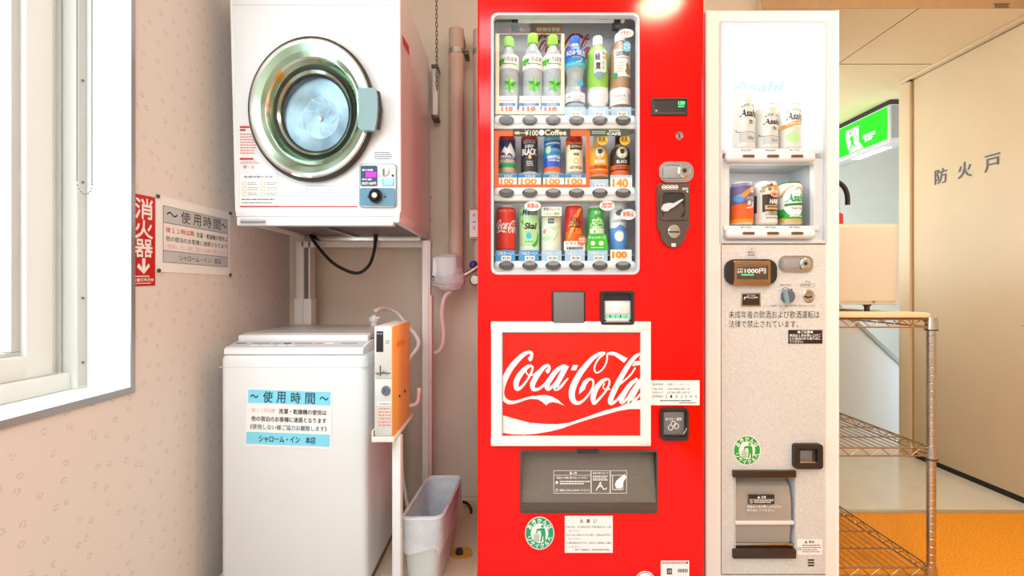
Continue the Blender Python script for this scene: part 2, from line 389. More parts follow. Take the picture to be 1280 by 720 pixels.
b.build('ceiling_soffit', **ST)
b = MB(); b.box(1.083, 3.5, 3.82, 3.9, 0, 2.18, 'wall_grey'); b.box(3.42, 3.5, 2.69, 3.82, 0, 2.18, 'wall_grey'); b.box(1.0, 1.083, 2.14, 3.9, 0, 2.18, 'wall_grey'); b.build('wall_stairwell', **ST)
b = MB()
tri = [(1.083, 2.9, 0), (1.083, 2.9, 1.02), (1.885, 2.9, 1.02), (2.95, 2.9, .045), (2.95, 2.9, 0)]
b.prism(tri, (0, .08, 0), 'stair')
b.prism([(1.885, 2.89, 1.02), (1.885, 2.89, 1.045), (2.97, 2.89, .05), (2.95, 2.89, .03)], (0, .1, 0), 'cap_rail'); b.build('wall_stair_parapet', **ST)
# window unit in the left wall
b = MB()
b.box(-1.2, -.985, 1.175, 1.185, .70, 2.2, 'reveal'); b.box(-1.2, -.985, -.62, 1.185, .70, .714, 'reveal'); b.box(-1.2, -.985, -.62, -.61, .70, 2.2, 'reveal'); b.box(-1.2, -.985, -.62, 1.185, 2.19, 2.2, 'reveal')
b.box(-.985, -.982, 1.174, 1.187, .698, 2.2, 'alu'); b.box(-.985, -.982, -.62, 1.174, .698, .7145, 'alu'); b.build('trim_2', **ST)
wn = bpy.data.objects.new('window_1', None); COL.objects.link(wn); wn.location = (-1.15, .3, .714); wn['kind'] = 'structure'
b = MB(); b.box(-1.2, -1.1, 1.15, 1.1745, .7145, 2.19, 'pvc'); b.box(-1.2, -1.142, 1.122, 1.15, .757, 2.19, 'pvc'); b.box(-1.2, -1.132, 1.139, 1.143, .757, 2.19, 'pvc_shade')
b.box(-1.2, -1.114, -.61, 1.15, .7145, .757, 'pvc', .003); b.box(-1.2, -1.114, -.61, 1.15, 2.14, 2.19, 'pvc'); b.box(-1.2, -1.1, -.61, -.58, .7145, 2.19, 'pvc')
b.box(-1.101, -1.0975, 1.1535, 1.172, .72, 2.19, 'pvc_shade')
for z in (.78, .944, 1.24, 1.50): b.lathe([(.0035, -.002), (.0035, .001)], (-1.096, 1.163, z), 'midgrey', 'x', 8)
b.build('window_frame', wn, **ST)
b = MB(); X0, X1 = -1.185, -1.13
b.box(X0, X1+.0006, 1.058, 1.121, .757, 2.14, 'pvc', .004); b.box(X0, X1, -.55, 1.121, .757, .812, 'pvc', .004); b.box(X0, X1, -.55, 1.121, 2.09, 2.14, 'pvc', .004); b.box(X0, X1, -.58, -.52, .757, 2.14, 'pvc', .004)
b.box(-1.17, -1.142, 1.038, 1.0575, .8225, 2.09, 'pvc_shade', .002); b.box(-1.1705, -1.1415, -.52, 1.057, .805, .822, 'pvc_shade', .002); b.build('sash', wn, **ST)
MB().box(-1.16, -1.154, -.52, 1.05, .815, 2.09, 'window_glass').build('pane', wn, **ST)
# fire door folded back against the right wall
b = MB(); b.box(2.3, 2.355, -.6, 2.605, .028, 2.160, 'door_cream', .002); b.box(2.303, 2.355, -.6, 2.6, 0.0, .028, 'black')
q = fquad((2.2985, 2.475, 1.61), (2.2985, 2.145, 1.61), (2.2985, 2.145, 1.53), (2.2985, 2.475, 1.53))
for ch, u in (('防', 0), ('火', 39), ('戸', 79)): txt(b, ch, u, 0, u+21, 100, q, 'canblack', .005)
b.box(2.2985, 2.2995, 2.04, 2.055, .80, .802, 'joint')
b.build('door_1', **ST)
b = MB(); b.box(2.285, 2.36, 2.615, 2.69, 0, 2.165, 'door_cream', .003); b.box(2.2995, 2.36, 2.605, 2.615, 0.02, 2.16, 'joint_light'); b.box(2.27, 2.36, 1.975, 2.69, 2.1665, 2.1795, 'door_cream', .002); b.box(2.32, 2.36, -.6, 2.61, 2.160, 2.1662, 'black')
b.box(2.285, 2.299, 2.612, 2.635, 2.158, 2.165, 'dark'); b.build('trim_3', **ST)
b = MB(); b.box(2.09, 2.14, 1.965, 1.9695, 2.183, 2.196, 'joint'); b.box(2.08, 2.15, 1.9645, 1.966, 2.180, 2.183, 'bronze'); b.box(2.08, 2.15, 1.9645, 1.966, 2.196, 2.199, 'bronze'); b.build('latch_plate', **T('small dark latch plate on the beam edge above the fire door', 'latch'))

# ================================================================== RED DRINKS MACHINE
YC = 1.354; fc = fr(YC)
vm = thing('vending_machine', 'tall glossy red drinks vending machine with white script lettering panel', 'vending machine', (.23, 1.68, 0))
b = MB(); xl, xr = P(597, 0, YC).x, P(879, 0, YC).x
b.box(xl+.002, xr-.002, 1.53, 2.0, .03, 1.845, 'red'); b.box(xl+.03, xr-.03, 1.45, 1.98, 0, .03, 'dark')
zt = 360-(1.86-HC)*F/YC; zb = 360+(HC-.035)*F/YC
b.build('cabinet', vm)
b = MB(); D = (0, .1755, 0)
b.ring(mp(fc, rrect(597, zt, 879, 352, .3)), mp(fc, rrect(615, 17, 798.5, 342, 7)), (0, .02, 0), 'red')
CX0, CX1, CZ0, CZ1 = P(603, 0, YC).x, .425, P(0, 346, YC).z, 1.84
zm = P(0, 352, YC).z
b.box(xl, CX0, 1.374, 1.53, zm, 1.86, 'red'); b.box(CX1, xr, 1.374, 1.53, zm, 1.86, 'red'); b.box(CX0, CX1, 1.374, 1.53, CZ1, 1.86, 'red'); b.box(CX0, CX1, 1.374, 1.53, zm, CZ0, 'red')
b.ring(mp(fc, rrect(597, 352, 879, zb, .3)), mp(fc, rrect(650, 563, 822.5, 641, 2)), D, 'red')
b.tube([P(598.2, zt, YC+.0015), P(598.2, zb, YC+.0015)], .003, 'red'); b.tube([P(878, zt, YC+.0015), P(878, zb, YC+.0015)], .003, 'red')
b.build('front_door', vm)
b = MB()
b.ring(mp(fr(YC-.002), rrect(613.8, 15.8, 799.5, 343.2, 8)), mp(fr(YC-.002), rrect(616.8, 18.8, 796.8, 340.2, 7)), (0, .02, 0), 'lightgrey')
b.ring(mp(fc, rrect(615.4, 17.4, 798, 341.6, 7)), mp(fr(YC), rrect(617, 19, 796.6, 340, 6)), (0, .021, 0), 'lightgrey')
b.box(CX0, CX1, 1.475, 1.48, CZ0, CZ1, 'case_back')
for c in ((CX0, CX0+.003, CZ0, CZ1), (CX1-.003, CX1, CZ0, CZ1), (CX0+.003, CX1-.003, CZ1-.003, CZ1), (CX0+.003, CX1-.003, CZ0, CZ0+.003)): b.box(c[0], c[1], 1.3745, 1.475, c[2], c[3], 'case_back')
fb = fr(1.474)
script(b, fb, 'maroon', (667, 41, 737, 76), 4)
b.build('display_case', vm)
b = MB(); yl = 1.40
b.tube([P(640, 23, yl), P(780, 23, yl)], .013, 'white', smooth=False)
for x in (643.5, 772): b.pbox(x-4, 17.5, x+4, 30, yl-.012, yl+.03, 'dark', .003); b.tube([P(x, 22, yl-.013), P(x+.1, 25, yl-.013)], .006, 'steel', smooth=False)
dashes(b, 749, 21, 761, 26, 2, fr(yl-.0145), 'grey'); b.build('fluorescent_tube', vm)
b = MB(); b.pbox(629, 32.5, 664, 40.5, 1.470, 1.471, 'pink_band'); txt(b, 'Hokkaido', 630, 34, 648, 39, fr(1.4695), 'paper', .01, .2); poly(b, [(649, 37), (651, 34), (654, 36), (655, 38), (652, 40)], fr(1.4695), 'paper'); txt(b, 'Limited', 656, 34, 663, 39, fr(1.4695), 'paper', .01, .2)
b.pbox(669, 33, 701, 40.5, 1.470, 1.471, 'peach_ink'); dashes(b, 671, 34.5, 700, 40, 1, fr(1.4695), 'paper', .8); b.build('banner', vm, label='pink and orange banner strip')
b = MB(); b.pbox(617.5, 19.5, 796, 339.5, 1.366, 1.368, 'glass'); b.build('window_glass', vm)
BX = (633, 662.3, 691.5, 720.8, 750, 779)
rails = []
for y0, y1 in ((142.5, 161), (232.5, 251), (313, 341)):
    if y0 > 300: y0 = 325.5
    b = MB(); yb_ = y1-3
    b.pbox(616.6, y0, 797, y1-5 if y0 < 300 else y1-3, 1.3705, 1.41, 'white', .014, 5); b.pbox(617, y1-8, 796.5, y1, 1.376, 1.425, 'offwhite', .003)
    rl = b.build('selection_rail', vm); rails.append(rl)
    yc = {142.5: 150, 232.5: 241, 325.5: 332}[y0]
    for x in BX:
        b = MB(); f_ = fr(1.3665); g_ = fr(1.3705)
        b.prism(mp(fr(1.3692), ell(x, yc, 9.6, 5.6)), (0, .006, 0), 'dark'); b.prism(mp(fr(1.3685), ell(x, yc+.8, 8.8, 4.5)), (0, .004, 0), 'button_grey'); b.prism(mp(fr(1.368), ell(x, yc-2.7, 7.0, 2.3)), (0, .004, 0), 'grey')
        b.build('selection_button', rl)
for y in (136, 233, 318): MB().pbox(617, y, 796.5, y+1.5, 1.41, 1.4745, 'lightgrey').build('shelf', vm)
# price cards
def tag_price(x0, y0, x1, y1, price, matn='tag_blue'):
    b = MB(); b.pbox(x0, y0, x1, y1, 1.378, 1.3795, matn); f_ = fr(1.3774); h = y1-y0; wd = x1-x0
    txt(b, 'つめた〜い', x0+wd*.1, y0+h*.1, x1-wd*.1, y0+h*.45, f_, 'paper', .01)
    b.flat(mp(f_, rrect(x0+wd*.3, y0+h*.5, x1-wd*.2, y1-h*.06, .8)), 'paper'); txt(b, price, x0+wd*.36, y0+h*.58, x1-wd*.26, y1-h*.16, fr(1.377), 'ink', .01)
    b.build('price_card', vm)
def tag_big(x0, y0, x1, y1, num, bar='blue_bar', word='COLD', top=.3):
    b = MB(); b.pbox(x0, y0, x1, y1, 1.378, 1.3795, 'paper'); f_ = fr(1.3774); h = y1-y0; wd = x1-x0
    if bar: b.flat(mp(f_, [(x0, y0+.3), (x1, y0+.3), (x1, y0+h*top), (x0, y0+h*top)]), bar); txt(b, word, x0+wd*.3, y0+h*.05+.4, x1-wd*.25, y0+h*top-.5, fr(1.377), 'paper', .02)
    txt(b, num, x0+wd*.1, y0+h*(top+.08), x1-wd*.18, y1-h*.06, fr(1.377), 'orange_light', .04); b.build('price_card', vm)
for x0, x1, pr in ((706, 731.5, '¥160'), (735.5, 760.5, '¥160'), (764, 789, '¥160')): tag_price(x0, 133.5, x1, 145.5, pr, 'tag_pale')
for x0, x1 in ((624, 646), (649.5, 675.5), (677.5, 701.5)):
    b = MB(); b.pbox(x0, 120, x1, 140, 1.386, 1.3875, 'paper'); f_ = fr(1.3855); wd = x1-x0
    b.flat(mp(f_, [(x0, 128.6), (x1-1.5, 128.6), (x1-1.5, 132.6), (x0, 132.6)]), 'blue_bar'); txt(b, 'COLD', x0+wd*.25, 129.2, x1-wd*.25, 132, fr(1.385), 'paper', .02)
    txt(b, '110', x0+wd*.12, 133.5, x1-wd*.22, 139, fr(1.385), 'orange', .06); dashes(b, x0+1, 125, x1-2, 127, 1, f_, 'grey'); b.build('price_card', vm)
for x0, x1 in ((623.5, 646), (648, 676), (679, 705), (706.5, 733)): tag_big(x0, 217.5, x1, 231.5, '100', 'blue_bar', 'COLD', .32)
tag_price(737, 224, 760.5, 235, '¥150', 'tag_pale'); tag_big(763, 219, 790, 235.5, '140', 'tag_pale', 'COLD', .18)
for k, (x0, x1) in enumerate(((619, 644), (648.5, 673.5), (677, 702), (706, 731), (734.5, 759.5))): tag_price(x0, 313, x1, 326.5, '¥130', 'tag_blue' if k < 2 else 'tag_pale')
b = MB(); b.pbox(763, 312, 789.5, 327, 1.378, 1.3795, 'paper'); txt(b, '100', 765, 314, 784, 323, fr(1.377), 'orange_light', .06); b.build('price_card', vm)
# printed cards and wobblers in the display
def ringcard(name, o, i, Y, m, **k): MB().ring(mp(fr(Y), rrect(*o, .3)), mp(fr(Y), rrect(*i, .3)), (0, .0015, 0), m).build(name, vm, **k)
ringcard('card_frame', (619.5, 42, 705.5, 142.5), (624, 42.4, 701.5, 139.2), 1.382, 'cream', label='cream card frame round three bottles')
ringcard('card_frame', (618, 163.5, 737.5, 234), (623, 170, 732.5, 230.5), 1.375, 'orange', label='orange card frame round four cans')
b = MB(); b.pbox(641, 161, 713, 170.5, 1.3735, 1.3745, 'canblack'); f_ = fr(1.373); txt(b, '¥100', 656, 162.5, 673, 169.5, f_, 'cream', .01); b.flat(mp(f_, ell(677, 165.8, 3.4, 3.6)), 'paper'); txt(b, 'Coffee', 681, 162, 708, 169, f_, 'cream', .02); poly(b, [(643, 165), (649, 164), (650, 168), (644, 168)], f_, 'gold'); dashes(b, 650, 165.5, 656, 168, 1, f_, 'gold'); b.build('sign_strip', vm)
b = MB(); b.pbox(737.5, 161, 785, 170, 1.3735, 1.3745, 'forest'); txt(b, 'GEORGIA', 761, 162, 775, 164.5, f_, 'paper', .01); txt(b, 'CAFÉ', 759, 164.7, 776, 169, f_, 'paper', .03); dashes(b, 740, 164, 757, 168, 2, f_, 'lightgrey'); b.build('sign_strip', vm, label='dark green strip')
def wobbler(cx, cy, rx, ry, body, Y=1.374, m='paper', ink='orange', lines=1):
    b = MB(); b.prism(mp(fr(Y), ell(cx, cy, rx, ry)), (0, .001, 0), m); f_ = fr(Y-.0004)
    for i, l in enumerate(body.split('\n')):
        n = body.count('\n')+1; hh = ry*1.1/n
        txt(b, l, cx-rx*.7, cy-ry*.55+i*hh, cx+rx*.7, cy-ry*.55+(i+.85)*hh, f_, ink, .02)
    b.build('wobbler', vm)
wobbler(782.5, 41.5, 9.8, 5.5, 'イチオシ'); wobbler(783.5, 58, 5, 6.6, '冷た\nい', 1.385, 'sky_label', 'paper')
wobbler(666, 257.5, 10, 6.3, '新製品'); wobbler(759, 257, 9.4, 6.3, '期間\n限定'); wobbler(785.5, 268, 9.6, 6.8, '新製品', 1.3735); wobbler(727.5, 300.5, 5.4, 5.9, '機能\n性', 1.3735, 'orange', 'paper')
wobbler(753, 175, 6.6, 6.6, 'RR', 1.3765, 'amber', 'ink'); wobbler(781, 175, 6.4, 6.6, 'RR', 1.3765, 'amber', 'ink')
def card(x0, y0, x1, y1, m, lines, Y=1.375, ink='ink', **k):
    b = MB(); b.pbox(x0, y0, x1, y1, Y, Y+.001, m); h = (y1-y0)/len(lines)
    for i, (l, c) in enumerate(lines): txt(b, l, x0+(x1-x0)*.1, y0+h*(i+.18), x1-(x1-x0)*.1, y0+h*(i+.85), fr(Y-.0004), c, .01)
    b.build('card', vm, **k)
card(677, 258.5, 702, 270, 'can_pale', (('野菜ジュース', 'ink_soft'), ('ヘルシー飲料', 'leaf')), 1.385)
card(705, 301.5, 731.5, 313, 'paper', (('ビタミンC', 'ink_soft'), ('栄養補給飲料', 'ink')), 1.385)
b = MB(); b.prism(mp(fr(1.385), [(735, 293), (758, 293), (760.5, 313), (732.5, 313)]), (0, .001, 0), 'leaf'); txt(b, 'キャンペーン', 736, 295, 757, 299, fr(1.3845), 'paper', .02)
for x in (741, 751.5): b.flat(mp(fr(1.3845), ell(x, 304, 3, 3)), 'can_pale')
dashes(b, 739, 309, 755, 311, 1, fr(1.3845), 'paper'); b.build('card', vm, label='green leaf card')
# side controls
def recess(name, o, i, Y0, depth, m, inner, r=2, **k):
    b = MB(); b.ring(mp(fr(Y0), rrect(*o, r)), mp(fr(Y0), rrect(*i, max(.3, r*.6))), (0, depth, 0), m); b.pbox(i[0]-1, i[1]-1, i[2]+1, i[3]+1, Y0+depth-.002, Y0+depth+.001, inner); return b
b = recess('x', (814.5, 122.5, 860, 143.5), (816.5, 124.5, 858.5, 141.5), YC-.006, .0055, 'dark', 'brown_plastic', 1)
b.pbox(818, 126, 857, 140, YC-.003, YC-.001, 'canblack'); f_ = fr(YC-.0035); txt(b, '130', 848, 126.5, 856, 131, f_, 'led', .03); dashes(b, 848, 132.5, 855, 135, 1, f_, 'led'); b.flat(mp(f_, ell(820.5, 138.3, 1.6, 1.6)), 'grey'); b.flat(mp(f_, [(828, 136.5), (843, 136.5), (843, 139.5), (828, 139.5)]), 'dark'); b.build('price_display', vm)
b = MB(); b.lathe([(.0125, 0), (.0125, -.004), (.010, -.007), (.010, -.006)], P(849, 170, YC), 'chrome', 'y', 24, .88); b.pbox(848.2, 166.8, 849.8, 173, YC-.0075, YC-.006, 'dark'); b.build('key_lock', vm)
def lever_lock(parent, x0, y0, x1, y1, Y, m1='lightgrey', m2='steel'):
    b = MB(); r = (y1-y0)*.42
    b.prism(mp(fr(Y-.007), rrect(x0, y0, x1, y1, r, 6)), (0, .0065, 0), m2)
    b.ring(mp(fr(Y-.010), rrect(x0+2.5, y0+2.5, x1-2.5, y1-2.5, r-2.5, 6)), mp(fr(Y-.010), rrect(x0+4, y0+4, x1-4, y1-4, r-4, 6)), (0, .004, 0), m1)
    h = (y1-y0); b.pbox(x0+5, y0+h*.2, x0+(x1-x0)*.62, y1-h*.2, Y-.012, Y-.006, m1, .002)
    cx = x0+(x1-x0)*.68; b.lathe([(h*.34*Y/F, 0), (h*.34*Y/F, -.014), (h*.26*Y/F, -.017), (h*.12*Y/F, -.017), (h*.1*Y/F, -.015)], P(cx, (y0+y1)/2, Y), 'chrome', 'y', 24, .9)
    b.lathe([(h*.09*Y/F, -.0172), (.0001, -.0174)], P(cx, (y0+y1)/2, Y), 'dark', 'y', 12); return b.build('lever_lock', parent)
lever_lock(vm, 824, 202, 867, 228, YC, 'grey')
out = [(825, 229.5), (861, 229.5), (862, 233), (862, 284), (857.5, 291), (856.5, 299), (850, 307), (842, 310), (834, 307), (827.5, 299), (826, 291), (822, 284), (822, 233)]
b = MB(); b.prism(mp(fr(YC-.012), out), (0, .0115, 0), 'brown_plastic')
b.ring(mp(fr(YC-.016), rrect(825, 238, 860, 275, 5)), mp(fr(YC-.016), rrect(827.5, 240.5, 856.5, 272, 5)), (0, .006, 0), 'brown_plastic'); b.pbox(827, 240, 857, 272.5, YC-.0128, YC-.0118, 'dark')
b.prism(mp(fr(YC-.015), [(828, 262), (850, 249), (856, 262), (850, 272), (830, 272)]), (0, .003, 0), 'brown_plastic')
for x in (830, 835, 840, 845): b.ring(mp(fr(YC-.0128), ell(x, 234, 2.7, 3, 12)), mp(fr(YC-.0128), ell(x, 234, 2, 2.3, 12)), (0, .001, 0), 'paper'); b.flat(mp(fr(YC-.0125), [(x-1.6, 233.4), (x+1.6, 233.4), (x+1.6, 234.6), (x-1.6, 234.6)]), 'paper')
txt(b, '返却', 852.5, 234.5, 860, 237.5, fr(YC-.0125), 'paper', .02); b.flat(mp(fr(YC-.0125), [(855, 238.5), (860, 238.5), (860, 241), (855, 241)]), 'paper')
cs = b.build('coin_unit', vm)
b = MB(); b.prism(mp(fr(YC-.022), [(828, 258), (830, 255), (836, 253.5), (842, 254), (853, 248.5), (854.5, 249.5), (843, 258.5), (838, 261), (835, 264), (830, 264), (827, 261.5)]), (0, .012, 0), 'lightgrey'); b.build('return_lever', cs)
b = MB(); b.lathe([(.0205, 0), (.0205, -.004), (.018, -.006), (.0001, -.0065)], P(842.3, 289.5, YC-.012), 'steel', 'y', 28, .9); b.pbox(835, 289, 849.5, 290.6, YC-.020, YC-.0182, 'dark'); b.pbox(839.5, 304, 845, 308.5, YC-.016, YC-.012, 'lightgrey', .001); b.build('coin_slot', cs)
b = MB(); b.pbox(690, 363.5, 732, 406, YC-.012, YC, 'dark', .004); b.pbox(692, 365.5, 730, 404, YC-.014, YC-.01, 'midgrey', .002); b.build('cover_plate', vm, label='plain dark square cover')
b = recess('x', (751, 363.5, 793, 406), (755, 366.5, 789, 402.5), YC-.014, .0138, 'dark', 'dark', 3)
b.pbox(755.5, 376, 788.5, 400, YC-.008, YC-.003, 'lightgrey', .002); b.pbox(757, 378.5, 787, 392, YC-.0095, YC-.007, 'offwhite', .001); b.pbox(767.5, 380.5, 776, 391, YC-.0105, YC-.009, 'white', .001); b.prism(mp(fr(YC-.0112), ell(771.5, 385, 2, 2.2)), (0, .001, 0), 'lamp')
b.pbox(756, 394, 787, 396.6, YC-.0095, YC-.007, 'dark'); 
for x in (757, 764, 770, 777, 783): b.pbox(x, 394.2, x+4.4, 396.4, YC-.0102, YC-.009, 'led')
b.pbox(758, 398.5, 786, 401.5, YC-.011, YC-.006, 'offwhite', .001); b.build('bill_slot', vm)
# lettering panel
b = MB(); b.pbox(626, 415, 803, 548, YC-.004, YC, 'red_panel'); f_ = fr(YC-.0045); script(b, f_, 'paper')
_z3 = lambda p: [(620+x/6.564, 480+y/6.564) for x, y in p]
poly(b, _z3([(40,252),(150,285),(280,318),(400,328),(500,330),(600,318),(700,285),(800,250),(900,215),(1000,190),(1050,172),(1072,158),(1130,140),(1200,130),(1200,205),(1100,205),(1000,222),(900,250),(760,290),(650,325),(540,365),(440,390),(330,408),(230,415),(130,412),(40,399)]), f_, 'paper')
b.build('lettering_panel', vm)
b = MB(); o_, i_ = rrect(614, 402.5, 813.5, 557.5, 4), rrect(628, 415.5, 801, 545.5, .3)
b.ring(mp(fr(YC-.011), o_), mp(fr(YC-.011), i_), (0, .011, 0), 'beer_white')
b.pbox(613.5, 402, 814, 413.5, YC-.0125, YC-.002, 'beer_white', .003); b.pbox(613.5, 547.5, 814, 558, YC-.0125, YC-.002, 'beer_white', .003); b.pbox(627.2, 415.5, 628.3, 545.5, YC-.0112, YC-.003, 'grey'); b.pbox(627.5, 414.8, 801.5, 416, YC-.0112, YC-.003, 'grey'); b.build('panel_frame', vm)
b = MB(); b.pbox(813.5, 475.5, 874.5, 506.5, YC-.0012, YC, 'paper'); f_ = fr(YC-.0016)
for y, l, rr in ((480.3, '販売業者', '北海道コカ・コーラボトリング'), (486.2, '住所', '札幌市清田区清田一条'), (490.6, 'お問合せ先', '0120-00-2013')):
    txt(b, l, 816, y-1.3, 829, y+1.3, f_, 'ink', 0, 0, 1.2); txt(b, rr, 834, y-1.3, 862, y+1.3, f_, 'ink')
txt(b, '販売機番号', 816, 494, 829, 496.8, f_, 'ink', 0, 0, 1.2)
for x, ch in zip((833, 839, 845.5, 852, 857.5, 863.5, 870), '2132045'): txt(b, ch, x-1.2, 493.8, x+1.2, 497.4, f_, 'ink')
dashes(b, 825, 500, 865, 503, 1, f_, 'ink_soft', .5); dashes(b, 849, 503, 871, 505.4, 1, f_, 'ink_soft'); b.build('data_plate', vm)
b = recess('x', (826, 510, 861, 551), (829, 513, 858, 546.5), YC-.012, .0118, 'dark', 'brown_plastic', 5)
b.pbox(829.2, 515, 855, 543.5, YC-.0075, YC-.002, 'midgrey', .002); f_ = fr(YC-.008); txt(b, 'おつり・返却', 832, 522, 852, 525.6, f_, 'paper', .02)
for x, y in ((841.7, 529.5), (838.2, 534.5), (845.4, 532.6)): b.ring(mp(f_, ell(x, y, 3.3, 3.5)), mp(f_, ell(x, y, 2.5, 2.7)), (0, -.0004, 0), 'paper')
ribbon(b, [(854, 543, .6), (856.5, 539, .6), (858.3, 535, .6)], fr(YC-.0125), 'paper'); b.build('coin_return', vm)
# dispensing flap
b = MB(); b.ring(mp(fc, rrect(650.3, 563.3, 822.2, 640.7, 2)), mp(fc, rrect(652, 565, 820.5, 639, 2)), (0, .17, 0), 'dark'); b.pbox(646, 560, 826, 644, 1.524, 1.528, 'chute')
b.box(P(652, 0, YC).x, P(820, 0, YC).x, 1.40, 1.52, P(0, 639, YC).z, P(0, 622, YC).z, 'brown_plastic', .01); b.build('delivery_bin', vm)
b = MB(); b.prism([P(651.5, 565, YC+.03), P(651.5, 629, YC-.003), P(651.5, 629, YC+.002), P(651.5, 565, YC+.034)], (P(820.5, 0, YC).x-P(651.5, 0, YC).x, 0, 0), 'smoke')
b.pbox(651, 629.5, 821, 639.5, YC-.008, YC+.008, 'brown_plastic', .003); b.pbox(721, 561.5, 749.5, 567, YC-.004, YC+.03, 'dark', .002); b.ring(mp(fr(YC-.003), rrect(650, 563, 822.5, 641.5, 3)), mp(fr(YC-.003), rrect(652.5, 565.2, 820.5, 629, 1)), (0, .006, 0), 'brown_plastic')
a_, b_, c_, d_ = P(651.5, 565, YC+.029), P(820.5, 565, YC+.029), P(820.5, 629, YC-.0045), P(651.5, 629, YC-.0045)
q = fquad(a_, b_, c_, d_); g = lambda x, y: q((x-651.5)/1.69, (y-565)/.64)
def frame_line(b, x0, y0, x1, y1, g, m, w_=.45):
    for c in ((x0, y0, x1, y0+w_), (x0, y1-w_, x1, y1), (x0, y0, x0+w_, y1), (x1-w_, y0, x1, y1)): b.flat([g(c[0], c[1]), g(c[2], c[1]), g(c[2], c[3]), g(c[0], c[3])], m)
for c in ((692, 588.5, 738.5, 617), (739, 588.5, 762.5, 617), (763, 588.5, 783.5, 617)): frame_line(b, *c, g, 'paper')
poly(b, [(711.5, 593), (713.5, 589.8), (715.5, 593)], g, 'paper'); txt(b, '注意', 716.5, 590, 721, 593, g, 'paper', .01); b.flat([g(692, 594.2), g(738, 594.2), g(738, 594.6), g(692, 594.6)], 'paper')
txt(b, '商品は１本毎に取り出してください', 696, 596, 734, 599, g, 'paper', .01); b.flat(mp(g, ell(696, 603.5, 1.7, 1.8)), 'paper'); dashes(b, 700, 601.5, 737, 607, 2, g, 'paper', .5, 4); b.ring(mp(g, ell(696, 613, 1.7, 1.9)), mp(g, ell(696, 613, 1.2, 1.4)), (0, -.0003, 0), 'paper'); txt(b, '商品は２本以上ためないでください', 699.5, 611.5, 737, 614.5, g, 'paper', .01)
txt(b, '商品の取り出し方', 741, 590.5, 760.5, 593, g, 'paper', .01); dashes(b, 741, 595, 761, 602, 3, g, 'paper', .5, 3); ribbon(b, [(745, 613.5, 1), (748, 609, 1.4), (752, 608.5, 1.2), (755, 612, 1.2), (759, 610, 1)], g, 'paper'); ribbon(b, [(748, 609, 1), (750, 605, 1), (753, 609, 1)], g, 'paper'); b.flat(mp(g, ell(750.5, 603.8, 1, 1)), 'paper')
frame_line(b, 765.5, 594, 779, 612.5, g, 'paper', .7); b.flat([g(764, 594), g(772, 594), g(772, 594.8), g(764, 594.8)], 'paper'); poly(b, [(770, 602), (774, 598), (781, 593), (783, 597), (779.5, 602), (779, 608), (776, 611), (770, 610.5), (768.5, 606)], g, 'paper')
b.build('flap', vm)
for x in (679.5, 794.5): MB().lathe([(.013, 0), (.013, -.004), (.009, -.006), (.0001, -.006)], P(x, 611, YC+.035)+Vector((0, .01, 0)), 'brown_plastic', 'y', 20).build('flap_hinge', vm)
def recycle(parent, cx, cy, rx, ry, Y, green, name='recycling_sticker'):
    b = MB(); f0 = fr(Y-.0006); f1 = fr(Y-.0009); f2 = fr(Y-.0012)
    b.prism(mp(f0, ell(cx, cy, rx, ry, 36)), (0, .0005, 0), 'paper'); b.ring(mp(f1, ell(cx, cy, rx*.95, ry*.95, 36)), mp(f1, ell(cx, cy, rx*.6, ry*.6, 36)), (0, .0002, 0), green)
    arc_text(b, 'あきかんは', cx, cy, rx*.775, ry*.775, -150, -30, rx*.32, f2, 'paper', bold=.03); arc_text(b, 'リサイクルへ', cx, cy, rx*.775, ry*.775, 155, 25, rx*.31, f2, 'paper', True, .03)
    k = rx/18
    G = lambda p: [(cx+x*k, cy+y*k*ry/rx) for x, y in p]
    b.flat(mp(f1, G(ell(3.6, -7.6, 1.7, 1.7, 12))), green)
    poly(b, G([(-4, -4.4), (2, -5.6), (6, -5.4), (7, -3), (7.4, 1.5), (7, 9.3), (4.8, 9.3), (4.6, 3.5), (3.8, 3.5), (2.6, 9.3), (.6, 9.3), (2, 2), (1.6, -2.6), (-3.6, -2.6)]), f1, green)
    poly(b, G([(-5, -.6), (-3.2, -2.6), (-2, -1.6), (-3.6, .2)]), f1, green)
    for i in range(5): poly(b, G([(-7+i*1.6, 1), (-6.6+i*1.6, 1), (-6.5+i*1.35, 9), (-6.9+i*1.35, 9)]), f1, green)
    for yy in (1, 3, 5, 7, 8.8): poly(b, G([(-7, yy), (-.2, yy), (-.2, yy+.45), (-7, yy+.45)]), f1, green)
    b.build(name, parent)
recycle(vm, 674.5, 666.5, 18.3, 20.6, YC, 'recycle_green')
b = MB(); b.pbox(706, 645, 766, 691, YC-.001, YC, 'paper'); f_ = fr(YC-.0013)
for ch, x in (('お', 725), ('願', 733.2), ('い', 742)): txt(b, ch, x, 649, x+4.2, 653.6, f_, 'ink', .01)
for i, (l1, l2) in enumerate((('取り扱い、釣り銭切れ等で不備な製品がないか確', '認してください。'), ('取り出しの際はケガに注意し、商品は必ず取り', '出してください。'), ('不審な製品を見つけたら、飲まないで販売者にご連絡', 'ください。'))):
    y = 657.4+i*10; b.flat(mp(f_, ell(708.4, y+1.2, .7, .8, 8)), 'ink'); txt(b, l1, 710, y, 763.5, y+2.5, f_, 'ink'); txt(b, l2, 711, y+4.8, 726, y+7.2, f_, 'ink')
txt(b, '飲料　自動販売　全国清涼飲料工業会', 719, 686, 762, 688.4, f_, 'ink'); b.build('notice_sticker', vm)
